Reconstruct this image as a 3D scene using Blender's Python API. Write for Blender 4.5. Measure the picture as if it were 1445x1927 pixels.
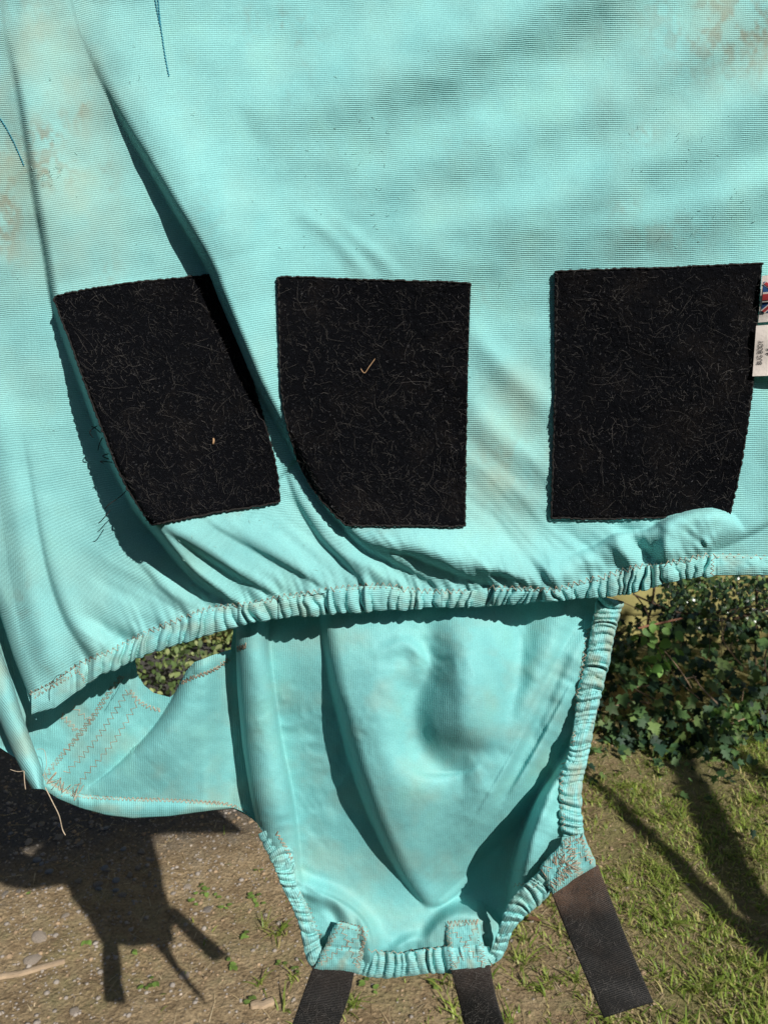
import bpy, math, random
import numpy as np
from mathutils import Vector, Matrix, Euler
from mathutils.bvhtree import BVHTree

for o in list(bpy.data.objects): bpy.data.objects.remove(o)
random.seed(7); rng = np.random.default_rng(7)
scene = bpy.context.scene
COL = scene.collection

# ------------------------------------------------------------------ camera
CAM_H, PITCH, FPX, CX, CY = 1.38, math.radians(10.0), 1391.0, 722.5, 963.5
cam_d = bpy.data.cameras.new('camera'); cam = bpy.data.objects.new('camera', cam_d); COL.objects.link(cam)
cam.location = (0, 0, CAM_H); cam.rotation_euler = (math.radians(90) - PITCH, 0, 0)
cam_d.sensor_fit = 'VERTICAL'; cam_d.sensor_height = 24.0; cam_d.lens = 24.0 * FPX / 1927.0
cam_d.clip_start = 0.02; cam_d.clip_end = 2000
cam_d.dof.use_dof = True; cam_d.dof.focus_distance = 0.62; cam_d.dof.aperture_fstop = 11.0
scene.camera = cam

# ------------------------------------------------------------------ sky, sun, exposure
SUN_AZ, SUN_EL = math.radians(32.3), math.radians(34.7)      # azimuth measured from behind the camera towards its right
to_sun = Vector((math.sin(SUN_AZ) * math.cos(SUN_EL), -math.cos(SUN_AZ) * math.cos(SUN_EL), math.sin(SUN_EL)))
world = bpy.data.worlds.new('World'); scene.world = world; world.use_nodes = True
wn = world.node_tree.nodes; wl = world.node_tree.links
sky = wn.new('ShaderNodeTexSky'); sky.sky_type = 'NISHITA'; sky.sun_disc = False
sky.sun_elevation = SUN_EL; sky.sun_rotation = math.atan2(to_sun.x, to_sun.y)
bg = wn['Background']; bg.inputs['Strength'].default_value = 0.05
wl.new(sky.outputs[0], bg.inputs['Color'])
sun_d = bpy.data.lights.new('sun', 'SUN'); sun_d.energy = 5.0; sun_d.angle = math.radians(0.53); sun_d.color = (1.0, 0.96, 0.90)
sun = bpy.data.objects.new('sun', sun_d); COL.objects.link(sun)
sun.rotation_euler = to_sun.to_track_quat('Z', 'Y').to_euler(); sun.location = (2, -3, 4)
vs = scene.view_settings; vs.view_transform = 'Standard'; vs.look = 'None'; vs.exposure = 0.0; vs.gamma = 1.0; vs.use_curve_mapping = False
scene.cycles.max_bounces = 8; scene.cycles.diffuse_bounces = 4; scene.cycles.transmission_bounces = 4; scene.cycles.glossy_bounces = 2

# ------------------------------------------------------------------ helpers
D0 = 0.60                                    # the rug hangs 0.6 m in front of the lens
cp, sp_ = math.cos(PITCH), math.sin(PITCH)
def PA(px, py, H):
    """a spot on the hanging cloth, H metres in front of the plane it hangs in"""
    px = np.asarray(px, float); py = np.asarray(py, float); H = np.asarray(H, float)
    x = (px - CX) / FPX; y = -(py - CY) / FPX
    rx, ry, rz = x, cp + y * sp_, -sp_ + y * cp
    k = (D0 - H) / ry
    return np.stack(np.broadcast_arrays(rx * k, ry * k, CAM_H + rz * k), -1)
def PG(px, py, z=0.0):
    x = (px - CX) / FPX; y = -(py - CY) / FPX
    r = Vector((x, cp + y * sp_, -sp_ + y * cp)); k = (z - CAM_H) / r.z
    return Vector((r.x * k, r.y * k, z))
def PY(px, py, Y):
    x = (px - CX) / FPX; y = -(py - CY) / FPX
    r = Vector((x, cp + y * sp_, -sp_ + y * cp)); k = Y / r.y
    return Vector((r.x * k, Y, CAM_H + r.z * k))

def sat(a): return np.clip(a, 0, 1)
def smooth(a): a = sat(a); return a * a * (3 - 2 * a)
def vnoise(x, y, seed=0):
    x = np.asarray(x, float); y = np.asarray(y, float)
    xi = np.floor(x).astype(np.int64); yi = np.floor(y).astype(np.int64); fx = x - xi; fy = y - yi
    def h(a, b):
        n = (a * 374761393 + b * 668265263 + seed * 974634777) & 0x7fffffff
        n = ((n ^ (n >> 13)) * 1274126177) & 0x7fffffff
        n = n ^ (n >> 16)
        return (n & 0xffff) / 65535.0 * 2 - 1
    fx = fx * fx * (3 - 2 * fx); fy = fy * fy * (3 - 2 * fy)
    return (h(xi, yi) * (1 - fx) + h(xi + 1, yi) * fx) * (1 - fy) + (h(xi, yi + 1) * (1 - fx) + h(xi + 1, yi + 1) * fx) * fy
def fbm(x, y, seed=0, o=4):
    s = 0; a = 1; t = 0
    for i in range(o):
        s = s + a * vnoise(x * 2 ** i, y * 2 ** i, seed + i * 17); t += a; a *= .5
    return s / t
def pl(xs, pts):
    """piecewise curve through pts, slightly smoothed"""
    p = np.array(pts, float); return np.interp(xs, p[:, 0], p[:, 1])
def polydist(X, Y, pts, vals):
    """signed distance (positive right of a line that runs downwards) and values interpolated along it"""
    P = np.array(pts, float); V = np.array(vals, float)
    if V.ndim == 1: V = V[:, None]
    best = np.full(X.shape, 1e18); sd = np.zeros(X.shape); out = np.zeros(X.shape + (V.shape[1],))
    for i in range(len(P) - 1):
        a, b = P[i], P[i + 1]; d = b - a; L = math.hypot(*d); d = d / L
        rx = X - a[0]; ry = Y - a[1]
        t = np.clip(rx * d[0] + ry * d[1], 0, L)
        ex = rx - t * d[0]; ey = ry - t * d[1]; q = ex * ex + ey * ey
        m = q < best
        best = np.where(m, q, best)
        side = rx * d[1] - ry * d[0]
        sd = np.where(m, np.sign(side) * np.sqrt(q), sd)
        f = (t / L)[..., None]
        out = np.where(m[..., None], V[i] * (1 - f) + V[i + 1] * f, out)
    return sd, out
def _local(X, Y, pts, reach):
    P = np.array(pts, float)
    return (X > P[:, 0].min() - reach) & (X < P[:, 0].max() + reach) & (Y > P[:, 1].min() - reach) & (Y < P[:, 1].max() + reach)
def subdiv(pts, n=3):
    """Catmull-Rom refine of rows (x, y, ...values)"""
    P = np.array(pts, float); out = []
    for i in range(len(P) - 1):
        p0 = P[max(i - 1, 0)]; p1 = P[i]; p2 = P[i + 1]; p3 = P[min(i + 2, len(P) - 1)]
        for k in range(n):
            t = k / n
            out.append(.5 * ((2 * p1) + (-p0 + p2) * t + (2 * p0 - 5 * p1 + 4 * p2 - p3) * t * t + (-p0 + 3 * p1 - 3 * p2 + p3) * t ** 3))
    out.append(P[-1]); return np.array(out)
MODE = ''
def blur(A, k):
    for ax in (0, 1):
        for _ in range(2):
            P_ = np.pad(A, [(k + 1, k) if i == ax else (0, 0) for i in (0, 1)], mode='edge'); c = np.cumsum(P_, axis=ax); n_ = A.shape[ax]; w = 2 * k + 1
            A = (np.take(c, np.arange(w, w + n_), ax) - np.take(c, np.arange(0, n_), ax)) / w
    return A
def relief(fn, X, Y, kr, ks, **kw):
    """soft folds and lips worked out apart, each smoothed a little"""
    global MODE
    MODE = 'r'; A = fn(X, Y, **kw); MODE = 's'; B = fn(X, Y, **kw); MODE = ''
    return blur(A, kr) + blur(B, ks)
def add_ridge(H, X, Y, pts, wl_, wr_=None, gain=1.0):
    """pts rows x, y, height(mm); half widths on the minus and plus side in px"""
    if MODE == 's': return
    wr_ = wr_ or wl_; reach = 3 * max(wl_, wr_)
    Q = subdiv(pts); m = _local(X, Y, Q, reach)
    if not m.any(): return
    sd, v = polydist(X[m], Y[m], Q[:, :2], Q[:, 2])
    w = np.where(sd > 0, wr_, wl_)
    H[m] += v[..., 0] * .001 * gain * np.exp(-(sd / w) ** 2)
def add_step(H, X, Y, pts, roll=16, fall=150, gain=1.0):
    """a fold lip: the plus side stands in front, rolls back at its edge and sinks away over fall px"""
    if MODE == 'r': return
    reach = 3.2 * fall
    Q = subdiv(pts); m = _local(X, Y, Q, reach)
    if not m.any(): return
    sd, v = polydist(X[m], Y[m], Q[:, :2], Q[:, 2])
    s = np.maximum(sd, 0); q = sat(s / roll)
    lip = np.sqrt(np.maximum(1 - (1 - q) ** 2, 0))
    H[m] += np.maximum(v[..., 0], 0) * .001 * gain * lip * np.exp(-(s / fall) ** 1.4)

def link(o, parent=None):
    COL.objects.link(o)
    if parent is not None: o.parent = parent
    return o
def mesh_obj(name, V, F, material, parent=None, smooth_=True, uv=None, attrs=None, kind=None, label=None):
    V = np.asarray(V, np.float32); me = bpy.data.meshes.new(name)
    if isinstance(F, np.ndarray):
        nf, k = F.shape
        me.vertices.add(len(V)); me.vertices.foreach_set('co', V.ravel())
        me.loops.add(nf * k); me.loops.foreach_set('vertex_index', F.astype(np.int32).ravel())
        me.polygons.add(nf); me.polygons.foreach_set('loop_start', np.arange(0, nf * k, k, dtype=np.int32))
        me.update(calc_edges=True)
    else:
        me.from_pydata([tuple(v) for v in V], [], F); me.update()
    if uv is not None:
        l = me.uv_layers.new(name='fab'); li = np.zeros(len(me.loops), np.int32); me.loops.foreach_get('vertex_index', li)
        l.data.foreach_set('uv', np.asarray(uv, np.float32)[li].ravel())
    for n_, a in (attrs or {}).items():
        a = np.asarray(a, np.float32)
        if a.ndim == 1:
            at = me.attributes.new(n_, 'FLOAT', 'POINT'); at.data.foreach_set('value', a)
        else:
            at = me.attributes.new(n_, 'FLOAT_COLOR', 'POINT'); c = np.ones((len(a), 4), np.float32); c[:, :3] = a; at.data.foreach_set('color', c.ravel())
    if smooth_: me.polygons.foreach_set('use_smooth', np.ones(len(me.polygons), bool))
    me.validate()
    me.materials.append(material)
    o = bpy.data.objects.new(name, me); link(o, parent)
    if kind: o['kind'] = kind
    if label: o['label'] = label
    return o
def grid_faces(nr, nc):
    i = np.arange((nr - 1) * (nc - 1)); r = i // (nc - 1); c = i % (nc - 1); a = r * nc + c
    return np.stack([a, a + nc, a + nc + 1, a + 1], 1)
def empty(name, loc, label, cat, group=None):
    o = bpy.data.objects.new(name, None); COL.objects.link(o); o.location = loc
    o['label'] = label; o['category'] = cat
    if group: o['group'] = group
    return o
def tag(o, label, cat, group=None):
    o['label'] = label; o['category'] = cat
    if group: o['group'] = group
    return o
def tubes(lines, radii, sides=4, taper=True):
    """many thin round threads as one vertex / face list; lines are (n,3) arrays"""
    VV, FF = [], []; n0 = 0
    for L, r in zip(lines, radii):
        L = np.asarray(L, float); n = len(L)
        T = np.gradient(L, axis=0); T /= np.linalg.norm(T, axis=1)[:, None] + 1e-12
        ref = np.array([.3, -1., .2]); A = np.cross(T, ref); A /= np.linalg.norm(A, axis=1)[:, None] + 1e-12
        B = np.cross(T, A)
        rr = np.full(n, r)
        if taper: rr[-1] *= .35; rr[0] *= .7
        for k in range(sides):
            a = 2 * math.pi * k / sides
            VV.append(L + (A * math.cos(a) + B * math.sin(a)) * rr[:, None])
        idx = np.arange(n - 1)
        for k in range(sides):
            k2 = (k + 1) % sides
            FF.append(np.stack([n0 + k * n + idx, n0 + k * n + idx + 1, n0 + k2 * n + idx + 1, n0 + k2 * n + idx], 1))
        n0 += n * sides
    return np.concatenate(VV), np.concatenate(FF)

# ------------------------------------------------------------------ materials
def new_mat(name):
    m = bpy.data.materials.new(name); m.use_nodes = True; nt = m.node_tree
    return m, nt, nt.nodes['Principled BSDF']
def N(nt, t, **kw):
    n = nt.nodes.new(t)
    for k, v in kw.items():
        if k.startswith('i_'): n.inputs[int(k[2:])].default_value = v
        else: setattr(n, k, v)
    return n
def mathn(nt, op, a, b=None, c=None):
    n = nt.nodes.new('ShaderNodeMath'); n.operation = op
    for i, v in enumerate((a, b, c)):
        if v is None: continue
        if isinstance(v, (int, float)): n.inputs[i].default_value = v
        else: nt.links.new(v, n.inputs[i])
    return n.outputs[0]
def mixc(nt, fac, a, b, mode='MIX'):
    n = nt.nodes.new('ShaderNodeMix'); n.data_type = 'RGBA'; n.blend_type = mode
    for s, v in ((n.inputs[0], fac), (n.inputs[6], a), (n.inputs[7], b)):
        if isinstance(v, (int, float)): s.default_value = v
        elif isinstance(v, tuple): s.default_value = (*v, 1)
        else: nt.links.new(v, s)
    return n.outputs[2]
def noise(nt, vec, scale, detail=4, rough=.6):
    n = nt.nodes.new('ShaderNodeTexNoise'); n.inputs['Scale'].default_value = scale; n.inputs['Detail'].default_value = detail; n.inputs['Roughness'].default_value = rough
    if vec is not None: nt.links.new(vec, n.inputs['Vector'])
    return n
def ramp(nt, fac, stops):
    n = nt.nodes.new('ShaderNodeValToRGB'); e = n.color_ramp.elements
    while len(e) < len(stops): e.new(.5)
    for k, (p, c) in zip(e, stops): k.position = p; k.color = (*c, 1)
    nt.links.new(fac, n.inputs[0]); return n.outputs[0]

def fabric_mat(name, col, rib=3.7, rib_u=4.3, rib_strength=.5, rough=.75, sheen=.03, transl=.03, groove=.35, swap=False):
    m, nt, bs = new_mat(name); L = nt.links
    uv = N(nt, 'ShaderNodeUVMap', uv_map='fab').outputs[0]
    sep = N(nt, 'ShaderNodeSeparateXYZ'); L.new(uv, sep.inputs[0])
    obj = N(nt, 'ShaderNodeTexCoord').outputs['Object']
    u, v = (sep.outputs[1], sep.outputs[0]) if swap else (sep.outputs[0], sep.outputs[1])
    wob = noise(nt, obj, 60, 2); 
    vv = mathn(nt, 'MULTIPLY_ADD', wob.outputs['Fac'], 5.0, v)
    s1 = mathn(nt, 'MULTIPLY_ADD', mathn(nt, 'SINE', mathn(nt, 'MULTIPLY', vv, 2 * math.pi / rib)), .5, .5)
    s2 = mathn(nt, 'MULTIPLY_ADD', mathn(nt, 'SINE', mathn(nt, 'MULTIPLY', u, 2 * math.pi / rib_u)), .5, .5)
    fine = noise(nt, obj, 1400, 2)
    med = noise(nt, obj, 18, 5)
    pill = noise(nt, obj, 260, 3)
    hgt = mathn(nt, 'MULTIPLY_ADD', s2, .22, s1)
    hgt = mathn(nt, 'MULTIPLY_ADD', fine.outputs['Fac'], .7, hgt)
    hgt = mathn(nt, 'MULTIPLY_ADD', pill.outputs['Fac'], .8, hgt)
    bump = N(nt, 'ShaderNodeBump'); bump.inputs['Strength'].default_value = rib_strength; bump.inputs['Distance'].default_value = .0007
    L.new(hgt, bump.inputs['Height'])
    dark = tuple(c * .62 for c in col)
    c0 = mixc(nt, mathn(nt, 'MULTIPLY', mathn(nt, 'SUBTRACT', 1.0, s1), groove), col, dark)
    tone = ramp(nt, med.outputs['Fac'], [(.3, (.80, .86, .88)), (.55, (1, 1, 1)), (.72, (1.06, 1.02, .97))])
    c1 = mixc(nt, 1.0, c0, tone, 'MULTIPLY')
    fz = ramp(nt, fine.outputs['Fac'], [(.3, (.84, .84, .84)), (.7, (1.1, 1.1, 1.1))])
    c1 = mixc(nt, 1.0, c1, fz, 'MULTIPLY')
    st = N(nt, 'ShaderNodeAttribute', attribute_name='stain').outputs['Fac']
    c2 = mixc(nt, st, c1, (.23, .165, .10))
    gr = N(nt, 'ShaderNodeAttribute', attribute_name='grime').outputs['Fac']
    c3 = mixc(nt, gr, c2, (.42, .46, .33))
    L.new(c3, bs.inputs['Base Color']); bs.inputs['Roughness'].default_value = rough
    bs.inputs['Sheen Weight'].default_value = sheen; bs.inputs['Sheen Roughness'].default_value = .4
    bs.inputs['Specular IOR Level'].default_value = .18
    L.new(bump.outputs[0], bs.inputs['Normal'])
    tr = N(nt, 'ShaderNodeBsdfTranslucent'); L.new(c3, tr.inputs[0]); L.new(bump.outputs[0], tr.inputs['Normal'])
    mx = N(nt, 'ShaderNodeMixShader'); mx.inputs[0].default_value = transl
    L.new(bs.outputs[0], mx.inputs[1]); L.new(tr.outputs[0], mx.inputs[2])
    L.new(mx.outputs[0], nt.nodes['Material Output'].inputs['Surface'])
    return m
TEAL = (.31, .71, .70); TEAL_IN = (.235, .605, .60)
M_front = fabric_mat('ribbed_fabric', TEAL)
M_in = fabric_mat('smooth_fabric', TEAL_IN, swap=True, rib=3.4, rib_u=3.2, rib_strength=.30, rough=.5, sheen=.04, transl=.04, groove=.14)
M_band = fabric_mat('elastic_fabric', TEAL, rib=3.8, rib_u=4.3, rib_strength=.45, groove=.3)
M_bandv = fabric_mat('elastic_fabric_upright_ribs', TEAL_IN, rib=3.8, rib_u=4.3, rib_strength=.4, groove=.22, swap=True)

def simple_mat(name, col, rough=.8, var=.25, scale=40, bump=.0, bscale=200, spec=.3, coord='Object', attr=None):
    m, nt, bs = new_mat(name); L = nt.links
    tc = N(nt, 'ShaderNodeTexCoord').outputs[coord]
    n1 = noise(nt, tc, scale, 4)
    f = ramp(nt, n1.outputs['Fac'], [(.25, (1 - var,) * 3), (.75, (1 + var,) * 3)])
    base = col
    if attr: base = N(nt, 'ShaderNodeAttribute', attribute_name=attr).outputs['Color']
    L.new(mixc(nt, 1.0, base, f, 'MULTIPLY'), bs.inputs['Base Color'])
    bs.inputs['Roughness'].default_value = rough; bs.inputs['Specular IOR Level'].default_value = spec
    if bump:
        n2 = noise(nt, tc, bscale, 4); b = N(nt, 'ShaderNodeBump'); b.inputs['Strength'].default_value = .8; b.inputs['Distance'].default_value = bump
        L.new(n2.outputs['Fac'], b.inputs['Height']); L.new(b.outputs[0], bs.inputs['Normal'])
    return m
M_velcro = simple_mat('hook_and_loop_black', (.0030, .0031, .0040), .95, .4, 60, .0012, 900, .06)
_nt = M_velcro.node_tree; _n = noise(_nt, N(_nt, 'ShaderNodeTexCoord').outputs['Object'], 22, 5, .65); _f = noise(_nt, N(_nt, 'ShaderNodeTexCoord').outputs['Object'], 800, 3)
_nt.links.new(mixc(_nt, mathn(_nt, 'MULTIPLY', ramp(_nt, _n.outputs['Fac'], [(.52, (0, 0, 0)), (.72, (1, 1, 1))]), ramp(_nt, _f.outputs['Fac'], [(.4, (.1,) * 3), (.65, (1,) * 3)])), (.0026, .0029, .0040), (.012, .010, .009)), _nt.nodes['Principled BSDF'].inputs['Base Color'])
M_velcro_edge = simple_mat('hook_and_loop_edge', (.016, .014, .013), .8, .3, 200, .0004, 900)
M_fuzz = simple_mat('black_loop_fibre', (.016, .017, .021), .5, .6, 900, spec=.3)
M_hair = simple_mat('shed_hair', (.125, .115, .105), .55, .8, 30, spec=.2)
M_thread = simple_mat('beige_thread', (.48, .38, .28), .8, .35, 400)
M_thread_blue = simple_mat('blue_thread', (.03, .22, .30), .8, .3, 400)
M_thread_black = simple_mat('black_thread', (.012, .014, .014), .8, .3, 400)
M_white = simple_mat('woven_label', (.74, .66, .60), .6, .06, 60, .0003, 400)
M_ink = simple_mat('label_ink', (.03, .03, .035), .7, .1)
M_red = simple_mat('label_red', (.45, .045, .05), .6, .15)
M_blue = simple_mat('label_blue', (.02, .075, .22), .6, .15)
def strap_mat():
    m, nt, bs = new_mat('strap_webbing'); L = nt.links
    uv = N(nt, 'ShaderNodeUVMap', uv_map='fab').outputs[0]; sep = N(nt, 'ShaderNodeSeparateXYZ'); L.new(uv, sep.inputs[0])
    tc = N(nt, 'ShaderNodeTexCoord').outputs['Object']
    s = mathn(nt, 'SINE', mathn(nt, 'MULTIPLY', sep.outputs[1], 2 * math.pi / 3.6))
    f = noise(nt, tc, 900, 3); g = noise(nt, tc, 45, 4)
    h = mathn(nt, 'MULTIPLY_ADD', f.outputs['Fac'], 2.0, s)
    b = N(nt, 'ShaderNodeBump'); b.inputs['Strength'].default_value = .45; b.inputs['Distance'].default_value = .0007; L.new(h, b.inputs['Height'])
    c = ramp(nt, f.outputs['Fac'], [(.35, (.005, .005, .0055)), (.7, (.020, .019, .018))])
    wear = N(nt, 'ShaderNodeAttribute', attribute_name='stain').outputs['Fac']
    wv = mathn(nt, 'MULTIPLY', wear, ramp(nt, f.outputs['Fac'], [(.3, (.25,) * 3), (.65, (1,) * 3)]))
    L.new(mixc(nt, wv, c, (.16, .095, .062)), bs.inputs['Base Color']); bs.inputs['Roughness'].default_value = .75
    L.new(b.outputs[0], bs.inputs['Normal']); return m
M_strap = strap_mat()

# ================================================================== GROUND
def ground_mat():
    m, nt, bs = new_mat('garden_soil'); L = nt.links
    tc = N(nt, 'ShaderNodeTexCoord').outputs['Object']
    big = noise(nt, tc, 1.6, 5); mid = noise(nt, tc, 14, 6, .7); fin = noise(nt, tc, 120, 5, .7); crumbs = N(nt, 'ShaderNodeTexVoronoi'); crumbs.inputs['Scale'].default_value = 95; L.new(tc, crumbs.inputs['Vector'])
    c = ramp(nt, mid.outputs['Fac'], [(.25, (.17, .115, .062)), (.5, (.37, .275, .16)), (.75, (.51, .40, .255))])
    f = ramp(nt, fin.outputs['Fac'], [(.25, (.42,) * 3), (.7, (1.3,) * 3)])
    c = mixc(nt, 1, c, f, 'MULTIPLY')
    sep = N(nt, 'ShaderNodeSeparateXYZ'); L.new(tc, sep.inputs[0])
    mo = mathn(nt, 'ADD', mathn(nt, 'MULTIPLY', big.outputs['Fac'], 1.3), mathn(nt, 'MULTIPLY_ADD', mid.outputs['Fac'], .9, mathn(nt, 'MULTIPLY', sep.outputs[0], .16)))
    mossf = ramp(nt, mo, [(.52, (0, 0, 0)), (.64, (.75, .75, .75))]) if False else None
    cl = N(nt, 'ShaderNodeMapRange'); cl.inputs[1].default_value = 1.05; cl.inputs[2].default_value = 1.35; L.new(mo, cl.inputs[0])
    c = mixc(nt, mathn(nt, 'MULTIPLY', cl.outputs[0], .7), c, (.13, .145, .04))
    gravel_shade = N(nt, 'ShaderNodeMapRange'); gravel_shade.inputs[1].default_value = .0; gravel_shade.inputs[2].default_value = .35
    L.new(mathn(nt, 'ADD', mathn(nt, 'MULTIPLY_ADD', mid.outputs['Fac'], .5, mathn(nt, 'SUBTRACT', sep.outputs[1], 2.2)), mathn(nt, 'MULTIPLY', mathn(nt, 'ADD', sep.outputs[0], .45), -.35)), gravel_shade.inputs[0])
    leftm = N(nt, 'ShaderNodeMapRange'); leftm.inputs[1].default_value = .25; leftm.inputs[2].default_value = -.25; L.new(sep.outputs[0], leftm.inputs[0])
    c = mixc(nt, mathn(nt, 'MULTIPLY', gravel_shade.outputs[0], leftm.outputs[0]), c, mixc(nt, 1, (.105, .10, .095), f, 'MULTIPLY'))  # grey gravel tone at left, set darker to deepen the rug's shade there
    lawn = N(nt, 'ShaderNodeMapRange'); lawn.inputs[1].default_value = 1.22; lawn.inputs[2].default_value = 1.02; L.new(mathn(nt, 'MULTIPLY_ADD', mid.outputs['Fac'], .25, mathn(nt, 'SUBTRACT', sep.outputs[1], .12)), lawn.inputs[0])
    bounce_cut = ramp(nt, fin.outputs['Fac'], [(.3, (.022, .034, .010)), (.7, (.055, .075, .022))])
    c = mixc(nt, lawn.outputs[0], c, bounce_cut)  # unseen ground behind the camera coloured dark to cut bounce light on the rug
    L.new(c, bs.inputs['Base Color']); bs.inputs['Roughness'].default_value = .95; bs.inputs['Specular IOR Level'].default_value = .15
    h = mathn(nt, 'MULTIPLY_ADD', crumbs.outputs['Distance'], .5, mathn(nt, 'MULTIPLY_ADD', mid.outputs['Fac'], 1.6, fin.outputs['Fac']))
    b = N(nt, 'ShaderNodeBump'); b.inputs['Strength'].default_value = .9; b.inputs['Distance'].default_value = .008; L.new(h, b.inputs['Height']); L.new(b.outputs[0], bs.inputs['Normal'])
    return m
def gz(x, y):
    x = np.asarray(x, float); y = np.asarray(y, float)
    near = np.exp(-((x / 6) ** 2 + ((y - 2) / 6) ** 2))
    return near * (.012 * fbm(x * 3, y * 3, 3) + .006 * fbm(x * 16, y * 16, 5) + .004 * fbm(x * 45, y * 45, 9))
xs = np.concatenate([-np.geomspace(400, 2.6, 14), np.linspace(-2.5, 2.5, 360), np.geomspace(2.6, 400, 14)])
ys = np.concatenate([-np.geomspace(400, 1.0, 12), np.linspace(-.6, 1.2, 20)[:-1], np.linspace(1.2, 4.2, 260), np.geomspace(4.4, 600, 14)])
GX, GY = np.meshgrid(xs, ys); GZ = gz(GX, GY)
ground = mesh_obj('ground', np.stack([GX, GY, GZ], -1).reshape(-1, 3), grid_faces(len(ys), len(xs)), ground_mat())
ground['kind'] = 'structure'; ground['label'] = 'bare brown garden soil turning to grass on the right'
def gpt(px, py, lift=0.0):
    p = PG(px, py); p.z = float(gz(p.x, p.y)) + lift; return p

# ================================================================== THE FLY RUG
rug = empty('fly_rug', (0, D0, 0.55), 'turquoise horse fly rug with black hook-and-loop pads hanging in the sun', 'horse rug')
bpy.context.view_layer.update()
def rug_obj(name, V, F, m, parent=None, **kw):
    """parts are given in world space; keep them in place under the rug's empty"""
    base = np.array(rug.location)
    o = mesh_obj(name, np.asarray(V) - base, F, m, parent or rug, **kw)
    return o
BV = {}
def reg(key, V, F): BV[key] = BVHTree.FromPolygons(np.asarray(V).tolist(), F.tolist())
CAMV = Vector((0, 0, CAM_H))
def on(key, px, py, lift=.0006):
    """point on a cloth layer seen at px,py, lifted off it"""
    x = (px - CX) / FPX; y = -(py - CY) / FPX
    d = Vector((x, cp + y * sp_, -sp_ + y * cp)).normalized()
    best = None
    for k in ([key] if isinstance(key, str) else key):
        h = BV[k].ray_cast(CAMV, d)
        if h[0] is not None and (best is None or h[3] < best[1]): best = (h[0], h[3])
    return None if best is None else np.array(best[0] - d * lift)

# ---- pleats of the elasticated hem
def pleat_fn(length, gap, seed):
    r = np.random.default_rng(seed); k = [-60.]
    while k[-1] < length + 60: k.append(k[-1] + gap * (r.uniform(.35, 1.0) if r.random() < .65 else r.uniform(.9, 1.6)))
    k = np.array(k); amp = r.uniform(.45, 1.1, len(k)); sl = r.uniform(-.35, .55, len(k))
    def f(s):
        i = np.clip(np.searchsorted(k, s) - 1, 0, len(k) - 2)
        u = (s - k[i]) / (k[i + 1] - k[i])
        return amp[i] * np.sqrt(np.maximum(4 * u * (1 - u), 0)) - .5
    return f
HEM_BOT = [(-80, 1392), (40, 1352), (68, 1343), (104, 1332), (166, 1287), (187, 1270), (216, 1262), (257, 1239), (316, 1220), (374, 1201), (440, 1182), (482, 1170), (556, 1161), (642, 1154), (711, 1151), (815, 1144), (900, 1142), (998, 1135), (1070, 1127), (1134, 1124), (1179, 1120), (1202, 1113), (1228, 1107), (1262, 1094), (1296, 1090), (1341, 1084), (1445, 1083), (1900, 1080)]
HEM_ST = [(-80, 1350), (40, 1314), (58, 1306), (100, 1286), (145, 1254), (174, 1238), (208, 1226), (257, 1199), (307, 1178), (357, 1158), (399, 1144), (473, 1136), (531, 1124), (600, 1113), (677, 1103), (732, 1103), (767, 1110), (822, 1113), (884, 1112), (923, 1105), (994, 1108), (1043, 1110), (1081, 1098), (1141, 1083), (1194, 1068), (1251, 1061), (1292, 1053), (1340, 1042), (1445, 1047), (1900, 1046)]
hem_pleat = pleat_fn(2000, 21, 5)
def elastic_zone(x): return smooth((x - 120) / 60) * smooth((1352 - x) / 14)

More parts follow.
